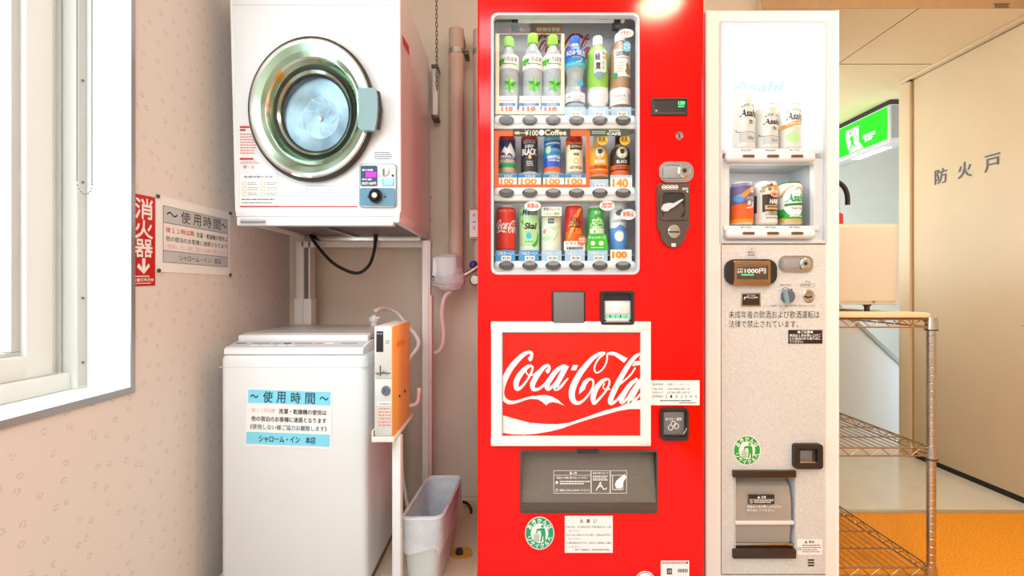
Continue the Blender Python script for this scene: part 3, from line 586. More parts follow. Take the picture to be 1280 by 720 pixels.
b = MB(); b.pbox(826, 701, 861.5, 722, YC-.001, YC, 'paper'); f_ = fr(YC-.0013); b.flat(mp(f_, [(828, 702.2), (860, 702.2), (860, 704.6), (828, 704.6)]), 'ink'); dashes(b, 829, 702.7, 859, 704.2, 1, fr(YC-.0016), 'paper', .9); b.flat(mp(f_, [(833.5, 710.5), (840, 710.5), (840, 718), (833.5, 718)]), 'ink'); txt(b, '注意', 834.2, 712, 839.3, 716.5, fr(YC-.0016), 'paper')
for i in range(12): x = 847.5+i*1.05; b.flat(mp(f_, [(x, 711), (x+.5+.3*(i % 3 == 0), 711), (x+.5+.3*(i % 3 == 0), 715.5), (x, 715.5)]), 'ink')
b.build('barcode_sticker', vm)
b = MB(); b.prism(mp(fr(YC-.001), ell(806.5, 725, 12, 11)), (0, .0009, 0), 'paper'); b.ring(mp(fr(YC-.0014), ell(806.5, 725, 10.8, 9.9)), mp(fr(YC-.0014), ell(806.5, 725, 10, 9.1)), (0, .0003, 0), 'blue_bar'); b.build('round_sticker', vm)

# ------------------------------------------------------------------ drinks in the red machine
YP = 1.43; SP = YP/F
def zy(py): return HC-(py-360)*SP
def base(px, py): return (P(px, py, YP).x, YP, zy(py))
def star(b, cx, cy, r, f):
    for k in range(6):
        a = math.radians(60*k-90); p = (cx+r*math.cos(a), cy+r*1.12*math.sin(a)); q1 = (cx+r*.5*math.cos(a-.52), cy+r*.56*math.sin(a-.52)); q2 = (cx+r*.5*math.cos(a+.52), cy+r*.56*math.sin(a+.52))
        poly(b, [(cx, cy), q1, p], f, 'leaf'); poly(b, [(cx, cy), p, q2], f, 'leaf_dark' if k % 2 else 'lime')
def bottle(cx, prof, capm, cap, bodym, label, deco=None, bands=(), yb=136):
    t = thing('drink_bottle', label, 'bottle', base(cx, yb), 'bottles in the top row of the red machine')
    c = (P(cx, 0, YP).x, YP, 0)
    MB().lathe([(r*SP, zy(y), m) for y, r, m in [(p+(None,))[:3] for p in prof]], c, bodym, n=32).build('body', t)
    y0, y1, r = cap
    bb = MB(); bb.lathe([(r*.86*SP, zy(y0)), (r*SP, zy(y0+1.2)), (r*SP, zy(y1))], c, capm, n=24)
    for k in range(24):
        a = 2*PI*k/24; bb.tube([Vector(c)+Vector((r*SP*math.sin(a), -r*SP*math.cos(a), zy(y0+1.5))), Vector(c)+Vector((r*SP*math.sin(a), -r*SP*math.cos(a), zy(y1)))], .0006, capm, 4, False)
    bb.build('cap', t)
    for bd in bands:
        MB().lathe([(r_*SP, zy(y), m) for y, r_, m in bd], c, bd[0][2], n=32, cap=False).build('label', t)
    if deco:
        bb, b2 = MB(), MB(); deco(bb, b2); bb.build('printing', t)
        if b2.v: b2.build('lower_printing', t)
    return t
IL = lambda dy=0: [(57+dy, 5), (60+dy, 5.2), (64+dy, 7), (70+dy, 10.8), (76+dy, 12.6), (92, 12.7), (95, 12.2), (98, 12.7), (104, 12.2), (110, 12.7), (116, 12.3), (120, 12.7), (133, 12.7), (136, 11.5)]
def ilohas(cx, dy, label):
    f1 = fcyl(cx, 13.05*SP, YP); f2 = fcyl(cx, 13.15*SP, YP)
    def deco(b, b2):
        star(b, cx-9.5, 82, 5.4, f1); txt(b, 'いろはす', cx-7.2, 77, cx+10.5, 82.8, f2, 'ink', .0); dashes(b, cx-7, 85, cx+10, 87, 1, f2, 'leaf_dark', .6); star(b2, cx+1.5, 112, 9.5, f1)
    bottle(cx, IL(dy), 'lime', (46+dy, 58+dy, 6.2), 'clear', label, deco, [[(73.5, 12.75, 'paper'), (90, 12.95, 'paper'), (91, 12.95, 'paper')]])
ilohas(636, 2, 'clear green-capped water bottle, leftmost in the top row of the red machine')
ilohas(666, -2, 'clear green-capped water bottle, second from left in the top row')
ilohas(691, 0, 'clear water bottle with green cap just left of the blue-labelled bottle')
def d4(b, b2):
    f = fcyl(718.5, 13.6*SP, YP); txt(b, 'AQUA', 707, 69, 717, 75.5, f, 'paper', .02); txt(b, 'RIUS', 720, 69, 730, 75.5, f, 'paper', .02); txt(b, 'A', 714.5, 65, 723, 75, f, 'skyblue', .01, .3); txt(b, 'AQUARIUS', 713.5, 76.8, 724.5, 78.6, f, 'paper'); ribbon(b, [(718, 84, .4), (724, 82.5, 1), (726, 78, .4)], f, 'paper')
    b = b2; f = fcyl(718.5, 13.3*SP, YP); b.flat(mp(f, ell(724, 109.5, 3.6, 3.8)), 'cyan'); b.flat(mp(lift(f, (0, -.0003, 0)), ell(727.6, 116, 3.8, 4.2)), 'purple'); b.flat(mp(f, ell(720.5, 116.5, 3.2, 3.8)), 'lightgrey')
    txt(b, '渇いたカラダに', 709, 124, 729, 127.4, f, 'ink'); txt(b, '水分補給', 713.5, 128.2, 725, 131, f, 'ink'); 
bottle(718.5, [(54, 5.6), (57, 5.6), (60, 6.6), (64, 10), (68, 12.9), (86, 13), (90, 11.8), (96, 10.4), (104, 10), (110, 11), (116, 12.4), (122, 12.8), (134, 12.8), (136, 11.5)], 'aqua', (47, 56.5, 5.8), 'clear', 'sports drink bottle with blue cap and deep blue label fading to cyan', d4, [[(62, 9.4, 'aqua'), (68, 13.2, 'aqua'), (78, 13.2, 'ocean'), (83, 13.2, 'cyan'), (88, 12.8, 'cyan'), (88.5, 12.7, 'cyan')], [(120, 12.9, 'paper'), (131.5, 12.95, 'deep_blue'), (133.5, 12.95, 'paper')]])
def d5(b, b2):
    f = fcyl(747, 13.5*SP, YP); b.flat(mp(f, rrect(740.5, 68.5, 755.5, 97, 1)), 'paper'); g_ = lift(f, (0, -.0004, 0))
    txt(b, '綾', 741.5, 73, 747.8, 82, g_, 'ink', .01); txt(b, '鷹', 742, 84, 748.2, 93, g_, 'ink', .01)
    for i, ch in enumerate('あやたか'): txt(b, ch, 750.4, 70.5+i*6, 753.6, 75+i*6, g_, 'ink')
    poly(b, [(740, 97.5), (745, 95.5), (750, 96), (752.5, 97), (756, 94), (757, 95), (753, 100), (751, 104), (746, 105), (742, 102.5)], lift(f, (0, -.0006, 0)), 'bluegrey'); b.flat(mp(g_, [(754, 72), (756.5, 72), (756.5, 80), (754, 80)]), 'gold')
bottle(747, [(57, 5.6), (60, 6), (63, 9), (68, 12), (73, 12.9), (80, 12.2), (113, 12.4), (114, 12.6, 'offwhite'), (122, 13.2, 'offwhite'), (130, 12.6, 'offwhite'), (136, 9, 'offwhite')], 'white', (47, 57.5, 5.8), 'clear', 'green tea bottle with white cap and blue teapot print', d5, [[(61, 7.8, 'tea'), (67, 12, 'tea'), (72, 13.2, 'tea'), (88, 12.6, 'tea'), (100, 13.2, 'tea'), (113, 12.7, 'tea'), (115, 12.5, 'tea')]])
def d6(b, b2):
    f = fcyl(775, 13.5*SP, YP); b.flat(mp(f, rrect(765.5, 67.5, 786, 101.5, 1)), 'paper'); g_ = lift(f, (0, -.0004, 0)); txt(b, 'GEORGIA', 767, 71, 784.5, 76, g_, 'espresso', .02); dashes(b, 768, 78, 783, 80, 1, g_, 'ink_soft'); dashes(b, 766.5, 84, 777, 98, 4, g_, 'gold', .4); poly(b, [(779, 86), (782, 84), (784, 90), (785, 97), (781, 99), (778, 95), (780, 91)], g_, 'coffee'); b.flat(mp(g_, ell(766.5, 99.5, 3, 3.4)), 'recycle_green')
    b = b2; txt(b, '水みたいな', 766, 123, 779, 127, g_, 'ink'); txt(b, 'カフェオレ', 767, 128, 779.5, 131, g_, 'ink_soft'); txt(b, '微糖', 782.5, 121, 785.8, 131, g_, 'orange')
bottle(775, [(52, 5.8), (55, 6), (60, 8), (66, 11.6), (71, 13), (114, 13), (136, 12.6)], 'white', (43.5, 53.5, 6.2), 'coffee', 'milky coffee bottle with white cap, rightmost in the top row of the red machine', d6, [[(115, 13.1, 'paper'), (116, 13.4, 'paper'), (135, 13.2, 'paper')]])

def can(cx, y0, y1, r, bands, label, group, deco=None, Y=YP, rim='silver', name='drink_can', tilt=0):
    k = Y/F; z = lambda py: HC-(py-360)*k
    t = thing(name, label, 'can', (P(cx, 0, Y).x, Y, z(y1)), group); c = (P(cx, 0, Y).x, Y, 0); h = y1-y0
    pr = [(r*.88*k, z(y0+.035*h), bands[0][1]), (r*k, z(y0+.10*h), bands[0][1])]
    for i, (fr_, m) in enumerate(bands):
        if i: pr.append((r*k, z(y0+h*(.10+.86*fr_)), m))
    pr += [(r*k, z(y0+.96*h), 'silver'), (r*.86*k, z(y1), 'silver')]
    MB().lathe(pr, c, bands[0][1], n=36).build('body', t)
    b = MB(); b.lathe([(r*.88*k, z(y0+.035*h)), (r*.9*k, z(y0+.02*h)), (r*.9*k, z(y0)), (r*.8*k, z(y0)), (r*.76*k, z(y0+.03*h)), (.0001, z(y0+.03*h))], c, rim, n=36, cap=False); b.build('lid', t)
    if deco:
        b = MB(); deco(b, fcyl(cx, r*k*1.012, Y), fcyl(cx, r*k*1.024, Y)); b.build('printing', t)
    return t
G2 = 'coffee cans in the middle row of the red machine'
def e1(b, f, g): poly(b, [(625, 195), (631, 186), (634, 189), (638, 181), (643.5, 192), (643.8, 198), (637, 194), (633, 197), (630, 193)], f, 'paper'); b.flat(mp(f, ell(626, 193, 2.2, 2.6)), 'ink_red'); txt(b, 'EMERALD', 625.5, 196.5, 643, 200, g, 'paper', .02); txt(b, 'MOUNTAIN', 625, 201, 643.4, 204.4, g, 'paper', .02)
can(634, 170, 218, 10.4, [(0, 'ink_red'), (.07, 'navy'), (.70, 'gold'), (.76, 'recycle_green'), (.9, 'gold')], 'navy coffee can with white mountain print', G2, e1, rim='peach')
def e2(b, f, g): txt(b, 'GEORGIA', 654, 178, 669, 182.5, f, 'lightgrey', .01); txt(b, 'DEEP', 656, 184, 667, 187.6, f, 'paper', .02); txt(b, 'BLACK', 652.6, 188.5, 670.5, 196.5, f, 'paper', .03); b.flat(mp(f, ell(662, 199, 2, 2.6)), 'gold'); dashes(b, 658, 204, 666, 211, 3, f, 'lightgrey')
can(661.8, 169.5, 219, 10.6, [(0, 'ink_red'), (.09, 'canblack')], 'black coffee can with red top band', G2, e2, rim='peach')
def e3(b, f, g): b.flat(mp(f, [(684, 185), (699, 186), (700, 192), (684, 192)]), 'milkblue'); poly(b, [(688, 186), (694, 183.5), (700, 186.5), (700, 188), (688, 188)], g, 'deep_blue'); b.flat(mp(g, ell(684.5, 190, 3.2, 4.6)), 'can_mint'); txt(b, 'SANTOS', 683.5, 197, 699.5, 201, f, 'paper', .03); txt(b, 'PREMIUM', 684.5, 202, 698.5, 204.2, f, 'paper', .01); b.flat(mp(f, [(681.5, 182), (699, 180.5), (699, 182), (681.5, 183.4)]), 'paper')
can(690.3, 170.5, 219, 10.6, [(0, 'sky_label'), (.06, 'ocean'), (.6, 'aqua'), (.86, 'orange')], 'bright blue coffee can with sea print', G2, e3, rim='sky_label')
def e4(b, f, g): poly(b, [(709, 178), (720, 174), (727, 180), (716, 182)], f, 'maroon'); b.flat(mp(f, rrect(711.5, 183, 726, 190, .5)), 'espresso'); txt(b, 'GEORGIA', 712.5, 184.5, 725, 187.5, g, 'cream', .01); txt(b, '微糖', 715.5, 194, 722, 197.5, f, 'espresso', .01); b.ring(mp(f, ell(718.5, 204, 2.6, 3.4)), mp(f, ell(718.5, 204, 1.8, 2.5)), (0, -.0003, 0), 'orange_light'); txt(b, 'GEORGIA', 711, 210, 726.5, 213.5, f, 'espresso', .02)
can(717.8, 169.5, 218, 10.5, [(0, 'can_red'), (.08, 'orange'), (.22, 'cream')], 'cream coffee can with orange top', G2, e4, rim='peach')
G2b = 'capped coffee bottles beside the coffee cans'
def albottle(cx, m, m2, capm, label, word):
    k = SP; t = thing('coffee_bottle', label, 'bottle', base(cx, 222), G2b); c = (P(cx, 0, YP).x, YP, 0); b = MB()
    b.lathe([(6*k, zy(179)), (6.3*k, zy(183)), (11*k, zy(188)), (12.2*k, zy(193)), (12.2*k, zy(209)), (12.25*k, zy(209.1), 'orange'), (12.25*k, zy(214), m), (12.2*k, zy(216), 'orange'), (12.2*k, zy(221), 'silver'), (11*k, zy(222))], c, m, n=32); b.build('body', t)
    MB().lathe([(5.4*k, zy(169.5)), (6.2*k, zy(171)), (6.2*k, zy(179))], c, capm).build('cap', t)
    b = MB(); f = fcyl(cx, 12.35*k, YP); g = fcyl(cx, 12.45*k, YP); b.flat(mp(f, ell(cx, 194, 7, 7.6)), 'cream'); b.ring(mp(g, ell(cx, 194, 6.6, 7.2)), mp(g, ell(cx, 194, 6.1, 6.7)), (0, -.0002, 0), 'espresso'); poly(b, [(cx-3.2, 190), (cx+3, 190), (cx+2, 195.5), (cx-2, 195.5)], g, 'espresso'); ribbon(b, [(cx+2.6, 191, .6), (cx+4.6, 192, .6), (cx+2.2, 194, .6)], g, 'espresso'); b.flat(mp(g, ell(cx, 198.6, .7, .9, 8)), 'espresso')
    txt(b, word, cx-6.5, 203, cx+6.5, 207, f, 'paper', .02); txt(b, 'GEORGIA', cx-8, 210, cx+8, 213.4, fcyl(cx, 12.45*k, YP), 'espresso', .02); txt(b, 'GEORGIA', cx-7, 183.8, cx+7, 186.8, lift(fcyl(cx, 11.6*k, YP), (0, -.001, 0)), 'gold', .01); b.build('printing', t)
albottle(747.8, 'amber', 'orange', 'lightgrey', 'amber yellow capped coffee bottle with cup emblem', '贅沢微糖'); albottle(775, 'espresso', 'orange', 'canblack', 'dark brown capped coffee bottle with cup emblem', 'BLACK')
G3 = 'soft drink cans in the bottom row of the red machine'
def h1(b, f, g): script(b, f, 'paper', (619.5, 276, 652, 293), 3); ribbon(b, [(621, 290, .8), (627, 290, 1.2), (632, 292, .4)], f, 'paper'); txt(b, 'ORIGINAL TASTE', 623, 264, 642, 266.3, f, 'pink_ink')
can(632.6, 258.5, 316, 12.3, [(0, 'can_red'), (.95, 'ink_red')], 'red cola can with white script, leftmost in the bottom row', G3, h1)
def h2(b, f, g): txt(b, 'Melon', 652.5, 263, 671, 271, f, 'deep_blue', .03, .2); txt(b, 'Skal', 655, 280, 670.5, 288, f, 'ink', .04, .2); txt(b, 'メロン', 656, 289.5, 667, 292.5, f, 'salmon_ink'); b.flat(mp(f, ell(660.5, 296, 3.4, 4)), 'cyan'); ribbon(b, [(672, 292, 1), (671, 302, 3), (666, 309, 4)], f, 'can_green'); ribbon(b, [(651, 266, 1), (651.5, 275, 3), (654, 282, 1)], f, 'leaf'); dashes(b, 656, 302.5, 666, 305, 1, f, 'leaf')
can(661.8, 257.5, 316, 12.5, [(0, 'can_mint'), (.9, 'can_pale')], 'pale green melon soda can with dark lettering', G3, h2)
def h3(b, f, g): b.flat(mp(f, [(684, 275), (691.5, 275), (691.5, 281), (684, 281)]), 'forest'); dashes(b, 685, 276.5, 691, 280, 2, g, 'lightgrey'); txt(b, 'Veggie', 683, 283, 698, 289, f, 'can_mint', .01, .2); poly(b, [(678, 291), (682, 286), (681, 294)], f, 'salmon_ink'); poly(b, [(677.5, 298), (684, 294), (688, 300), (680, 303)], f, 'can_mint'); ribbon(b, [(690, 303, 1), (695, 296, 3), (697, 288, 1)], f, 'can_mint')
can(689, 269, 316, 12.4, [(0, 'can_pale')], 'short cream vegetable juice can with pale green print', G3, h3)
def h4(b, f, g): poly(b, [(722, 262), (726, 262), (717, 280), (720, 281), (708, 302), (713, 284), (709, 284)], f, 'amber'); txt(b, 'REAL', 712, 273, 725, 279.5, g, 'canblack', .03); txt(b, 'GOLD', 710.5, 280, 725, 286, g, 'canblack', .03); dashes(b, 718, 287, 726, 294, 3, f, 'amber')
can(717.3, 256.5, 316, 11.2, [(0, 'can_red'), (.55, 'orange'), (.78, 'peach')], 'red and orange energy drink can with lightning flash', G3, h4)
def h5(b, f, g):
    for x, y, r in ((740, 283, 3.4), (745, 285, 4), (750, 282, 3.6), (747, 277, 4), (741, 278, 3)): b.flat(mp(f, ell(x, y, r, r)), 'can_mint')
    txt(b, '青汁', 741, 265, 749, 269.5, g, 'paper', .02); dashes(b, 738, 273, 752, 286, 3, g, 'leaf_dark', .5); b.flat(mp(f, [(736, 286.5), (754.5, 286.5), (754.5, 293), (736, 293)]), 'can_pale'); b.flat(mp(g, ell(741.5, 290.5, 1, 1.8)), 'leaf')
can(745, 259, 316, 10.4, [(0, 'can_green'), (.5, 'leaf')], 'bright green drink can with cloud shapes', G3, h5, rim='white')
def h6(b, f, g): txt(b, 'はじめての', 767.5, 261, 780, 265, f, 'ink'); poly(b, [(767, 267), (772, 263), (781, 266), (779, 271), (769, 271)], f, 'ink_soft'); txt(b, 'LOCABO', 765, 276, 780, 279, f, 'deep_blue', .02); b.flat(mp(f, ell(772, 296, 5.6, 7)), 'can_white'); poly(b, [(766, 287), (773, 282), (778.5, 285), (778, 291), (767, 291)], f, 'milkblue'); ribbon(b, [(780.8, 282, 2.4), (781.6, 288, 2.4)], f, 'orange'); ribbon(b, [(781.6, 290, 2), (781.8, 308, 2)], f, 'peach')
can(772.6, 254.5, 316, 10.6, [(0, 'can_white'), (.48, 'milkblue')], 'white and blue drink can, rightmost in the bottom row of the red machine', G3, h6, rim='white')

# ================================================================== WHITE BEER MACHINE
YB = 1.42; fB = fr(YB); SB = YB/F
bm_ = thing('vending_machine', 'narrow white beer vending machine with speckled front and lit cans', 'vending machine', (P(965, 0, YB).x, 1.75, 0))
bl, br = P(882, 0, YB).x, P(1048.5, 0, YB).x
b = MB(); b.box(bl+.002, br-.002, 1.585, 2.0, .03, 1.83, 'beer_white', .004); b.box(bl+.02, br-.02, 1.5, 1.98, 0, .03, 'dark'); b.build('cabinet', bm_)
b = MB(); D = (0, .164, 0)
zt2 = 13.5; zb2 = 360+(HC-.035)/SB
b.ring(mp(fB, rrect(882, zt2, 1048.5, 303.8, .3)), mp(fB, rrect(901, 27, 1033.5, 303.6, 1)), D, 'beer_white')
b.ring(mp(fB, rrect(882, 303.8, 1048.5, zb2, .3)), mp(fB, rrect(917.5, 591, 995, 698, .5)), D, 'beer_white')
b.tube([P(883.5, zt2, YB+.002), P(883.5, zb2, YB+.002)], .004, 'beer_white'); b.tube([P(1047, zt2, YB+.002), P(1047, zb2, YB+.002)], .004, 'beer_white')
b.build('front_door', bm_)
b = MB(); b.ring(mp(fr(YB-.003), rrect(900, 25.8, 1034, 304, 1)), mp(fr(YB-.003), rrect(902, 28.2, 1031.5, 302, 1)), (0, .01, 0), 'lightgrey')
b.ring(mp(fB, rrect(901.3, 27.3, 1033, 303, 1)), mp(fB, rrect(903, 29, 1031, 301.5, 1)), (0, .16, 0), 'white'); b.build('window_frame', bm_)
b = MB(); b.box(.62, 1.0, 1.578, 1.584, P(0, 190, YB).z, 1.81, 'backlit'); txt(b, 'Asahi', 914, 100.5, 981, 115, fr(1.577), 'faint_blue', .03, .25); b.build('lit_panel', bm_)
b = MB(); b.box(.62, 1.0, 1.578, 1.584, 1.08, P(0, 196, YB).z, 'lightgrey')
b.ring(mp(fr(1.43), rrect(903, 198, 1031, 302, .5)), mp(fr(1.43), rrect(911.5, 204.5, 1017.5, 284, 2)), (0, .02, 0), 'white')
b.ring(mp(fr(1.45), rrect(910, 203, 1019, 285, 1)), mp(fr(1.45), rrect(911.5, 204.5, 1017.5, 284, 1)), (0, .128, 0), 'lightgrey'); b.build('lower_compartment', bm_)
MB().pbox(903, 29, 1031, 300, 1.4225, 1.4245, 'glass').build('window_glass', bm_)
for y, nm in ((195, 0), (291.5, 1)):
    b = MB(); b.pbox(908.5, y-5.8, 1021.5, y+6.5, 1.405, 1.43, 'white', .012, 4); b.pbox(905, y-9.5, 1024, y-3, 1.424, 1.56, 'white', .002)
    for x, s_ in zip((932, 962.5, 992.5), ('¥330', '¥260', '¥170') if nm == 0 else ('¥150', '¥150', '¥150')): txt(b, s_, x-6, y-8.6, x+7, y-6.2, fr(1.4236), 'ink_soft', .01)
    rl = b.build('selection_rail', bm_)
    for x in (936, 966.5, 996.8):
        c = MB(); c.prism(mp(fr(1.4035), rrect(x-7.6, y-1.9, x+7.6, y+1.9, 1.4)), (0, .004, 0), 'bronze'); c.prism(mp(fr(1.403), rrect(x-6.4, y-.9, x+6.4, y+.9, .7)), (0, .002, 0), 'brown_plastic'); c.build('selection_button', rl)
b = MB(); b.ring(mp(fr(YB-.002), rrect(902, 306, 1031.5, 717.5, .3)), mp(fr(YB-.002), rrect(917.5, 590.5, 995, 698, .3)), (0, .002, 0), 'speckle')
b.pbox(902, 304.6, 1032, 306.2, YB-.0015, YB, 'joint'); b.pbox(901.2, 306, 902.2, 718, YB-.001, YB, 'joint'); b.pbox(1031.3, 306, 1032.2, 718, YB-.001, YB, 'offwhite'); b.pbox(902, 717.5, 1032, 718.8, YB-.001, YB, 'joint')
f_ = fr(YB-.0024)
txt(b, '未成年者の飲酒および飲酒運転は', 911, 388.5, 1024.5, 398, f_, 'ink', .0); txt(b, '法律で禁止されています。', 911, 400.5, 998, 409.5, f_, 'ink', .0)
txt(b, '※ビール・発泡酒は、午後１１時から午前５時まで販売を停止しています', 954, 381, 1018.5, 383.4, f_, 'ink_soft'); txt(b, '返却 回す', 974.5, 355, 990, 357.6, f_, 'ink_soft'); txt(b, '硬貨投入', 1006, 351, 1014, 353, f_, 'ink_soft'); b.ring(mp(f_, rrect(1000, 354.5, 1019, 359, 2)), mp(f_, rrect(1000.6, 355.1, 1018.4, 358.4, 1.6)), (0, -.0002, 0), 'grey'); dashes(b, 1002, 355.8, 1014, 358, 1, f_, 'ink_soft')
ribbon(b, [(975, 364, .5), (981, 359.5, .6), (989, 362, .6)], f_, 'ink'); poly(b, [(990.5, 364), (988, 361.5), (990.5, 360.5)], f_, 'ink')
for i in range(3): b.pbox(1010, 699.3+i*3.4, 1017.8, 701+i*3.4, YB-.003, YB, 'dark')
b.build('lower_panel', bm_)
b = MB(); b.pbox(932.5, 308, 946.5, 322.5, YB-.003, YB, 'lightgrey'); txt(b, 'MAX', 935, 314, 944, 316.6, fr(YB-.0034), 'bronze', .02); dashes(b, 935, 318, 944, 321, 1, fr(YB-.0034), 'bronze'); b.flat(mp(fr(YB-.0034), ell(939.5, 311.5, 1.6, 1.6)), 'gold'); b.build('small_sticker', bm_)
b = MB(); b.pbox(907, 324.5, 971.5, 355, YB-.012, YB, 'canblack', .0, 3); b.v = []; b.f = []; b.m = []
b.prism(mp(fr(YB-.013), rrect(907, 324, 971.5, 356, 12, 7)), (0, .012, 0), 'dark'); b.pbox(917, 325.5, 964, 357, YB-.018, YB-.004, 'bronze', .004); b.pbox(919, 333, 962, 349, YB-.0195, YB-.016, 'brown_plastic', .002); f_ = fr(YB-.020)
txt(b, '1000円', 931, 335.6, 957, 341.6, f_, 'paper', .03); txt(b, '千円', 921.5, 335.5, 928.5, 338, f_, 'paper', .02); txt(b, '紙幣', 921.5, 338.8, 928.5, 341.2, f_, 'paper', .02); dashes(b, 927, 343, 942, 345, 1, f_, 'led', .5); b.ring(mp(fr(YB-.021), rrect(918, 327, 963, 352, 1)), mp(fr(YB-.021), rrect(921, 331, 960, 350.5, 1)), (0, .004, 0), 'bronze'); b.build('bill_slot', bm_)
lever_lock(bm_, 974, 319.5, 1016.5, 340, YB, 'grey', 'steel')
b = MB(); b.pbox(926.5, 366, 951, 383, YB-.005, YB, 'steel', .001); b.pbox(928, 367.5, 949.5, 381.5, YB-.006, YB-.003, 'espresso'); txt(b, '投入金額', 934, 368.6, 944, 370.6, fr(YB-.0064), 'paper'); ribbon(b, [(930.5, 374.5, 1), (931.5, 371.5, 1), (940, 372.5, .5), (947, 371.5, 1.2)], fr(YB-.0064), 'paper'); b.build('amount_display', bm_)
b = MB(); b.lathe([(.022, 0), (.022, -.004), (.019, -.018), (.017, -.020), (.0001, -.020)], P(983, 370.3, YB), 'knob_grey', 'y', 28, .88); a0 = [(980, 361.5), (984, 361.5), (987.5, 379), (983, 379.2)]; b.prism(mp(fr(YB-.026), a0), (0, .007, 0), 'bluegrey'); b.build('return_knob', bm_)
b = MB(); b.lathe([(.021, 0), (.021, -.003), (.017, -.005), (.014, -.004), (.0001, -.0035)], P(1010.2, 370.2, YB), 'steel', 'y', 28, .9); b.prism(mp(fr(YB-.0065), [(1005, 370.6), (1007, 369.6), (1010, 371), (1015.5, 370), (1015.5, 371.4), (1010, 372.6)]), (0, .003, 0), 'dark'); b.build('coin_slot', bm_)
b = MB(); b.pbox(985.5, 412.5, 1028, 429.5, YB-.0032, YB, 'canblack'); f_ = fr(YB-.0036); txt(b, '●ご注意●', 997, 413.4, 1016, 416.6, f_, 'paper', .03)
for i, (l, e) in enumerate((('商品は１本お買い上げご', 1026), ('とに取出口から取り出し', 1026), ('てください。', 1004))): txt(b, l, 987, 417.5+i*3.9, e, 420.8+i*3.9, f_, 'paper', .02)
b.build('caution_sticker', bm_, label='black sticker with white lettering')
recycle(bm_, 933.8, 563, 17, 18.6, YB-.002, 'recycle_leaf')
b = recess('x', (993, 555.5, 1029, 586.5), (998.5, 561, 1022.5, 580), YB-.016, .0155, 'dark', 'brown_plastic', 4)
b.pbox(1000, 563, 1016, 578, YB-.010, YB-.002, 'midgrey', .004); b.pbox(1000, 577, 1022, 580, YB-.012, YB-.002, 'steel', .002); b.build('coin_return', bm_)
b = MB(); b.ring(mp(fB, rrect(917.7, 591.2, 994.8, 697.8, .4)), mp(fB, rrect(919.5, 593, 993.5, 696, .4)), (0, .16, 0), 'lightgrey'); b.box(.66, .92, 1.578, 1.583, .10, .44, 'chute'); b.box(P(919, 0, YB).x, P(993, 0, YB).x, 1.44, 1.57, P(0, 697, YB).z, P(0, 676, YB).z, 'chute', .01); b.build('delivery_bin', bm_)
b = MB(); b.pbox(917, 588.8, 995.5, 597, YB-.012, YB, 'espresso', .001); b.build('flap_frame', bm_); b = MB(); b.pbox(917, 688, 995.5, 698.5, YB-.012, YB+.01, 'espresso', .001); b.build('flap_frame', bm_)
b = MB(); xa, xb = P(918.8, 0, YB).x, P(989, 0, YB).x
prof = [(597, YB+.035), (607, YB+.012), (625, YB+.002), (650, YB+.0), (682, YB+.012)]
pr = [P(918.8, y, YY) for y, YY in prof]; n = len(pr)
for i in range(n): pr[i].x = xa
pr2 = [p+Vector((0, .004, 0)) for p in reversed(pr)]
b.prism(pr+pr2, (xb-xa, 0, 0), 'smoke_light'); b.box(xa, xb+.008, YB-.004, YB+.012, P(0, 655.5, YB).z, P(0, 651, YB).z, 'offwhite', .002); b.box(xa, xb+.012, YB+.004, YB+.016, P(0, 684, YB).z, P(0, 680, YB).z, 'steel', .002)
f_ = fr(YB-.003); b.flat(mp(f_, [(935.5, 618), (968, 618), (968, 630), (935.5, 630)]), 'dark'); g_ = fr(YB-.0035); poly(b, [(946.5, 623), (948.4, 619.6), (950.4, 623)], g_, 'paper'); txt(b, '注意', 951.5, 619.8, 957.5, 623, g_, 'paper', .02); b.flat(mp(g_, [(936, 624), (967.5, 624), (967.5, 624.4), (936, 624.4)]), 'paper'); b.ring(mp(g_, ell(939, 627.2, 1.8, 1.9)), mp(g_, ell(939, 627.2, 1.2, 1.3)), (0, -.0003, 0), 'paper'); dashes(b, 942.5, 625.3, 967, 629.6, 2, g_, 'paper', .5)
txt(b, '商品は１本お買い上げごとに', 934, 631.6, 977, 634.8, g_, 'paper', .015); txt(b, '取り出してください。', 934, 636, 967.5, 639.2, g_, 'paper', .015); b.build('flap', bm_)
b = MB(); b.prism(mp(fr(YB-.0032), rrect(996.8, 674.5, 1027.8, 693.5, 1)), (0, .001, 0), 'paper'); f_ = fr(YB-.0036); poly(b, [(1005.5, 679), (1007.5, 675.6), (1009.5, 679)], f_, 'ink_soft'); txt(b, '警告', 1011, 675.8, 1018, 679, f_, 'ink_soft', .01); dashes(b, 1003, 681, 1026, 692, 4, f_, 'ink_soft', .4); b.ring(mp(f_, ell(999.5, 686, 1.8, 2)), mp(f_, ell(999.5, 686, 1.2, 1.4)), (0, -.0003, 0), 'ink_soft'); b.build('warning_sticker', bm_)
# beer cans
Y2 = 1.475; GB1, GB2 = 'beer cans in the lit upper window', 'cans in the lower window of the white machine'
def k1(cx, y0, y1, s_):
    def dd(b, f, g):
        h = y1-y0; txt(b, 'Asahi', cx-9.5, y0+h*.36, cx+12.2, y0+h*.48, f, 'ink', .03, .2); txt(b, '生', cx+.5, y0+h*.53, cx+6.5, y0+h*.60, f, 'ink', .02); arc_text(b, 'SUPER DRY', cx+1, y0+h*.34, 9, 4, -150, -30, 2.6, f, 'ink_soft', bold=0); ribbon(b, [(cx-12, y0+h*.68, .6), (cx-9, y0+h*.73, .6), (cx+12, y0+h*.735, .6)], f, 'ink_soft'); b.flat(mp(f, [(cx-9.5, y0+h*.75), (cx+12, y0+h*.75), (cx+12, y0+h*.9), (cx-9.5, y0+h*.9)]), 'lightgrey'); txt(b, s_, cx-1, y0+h*.8, cx+7, y0+h*.86, g, 'ink_soft')
    return dd
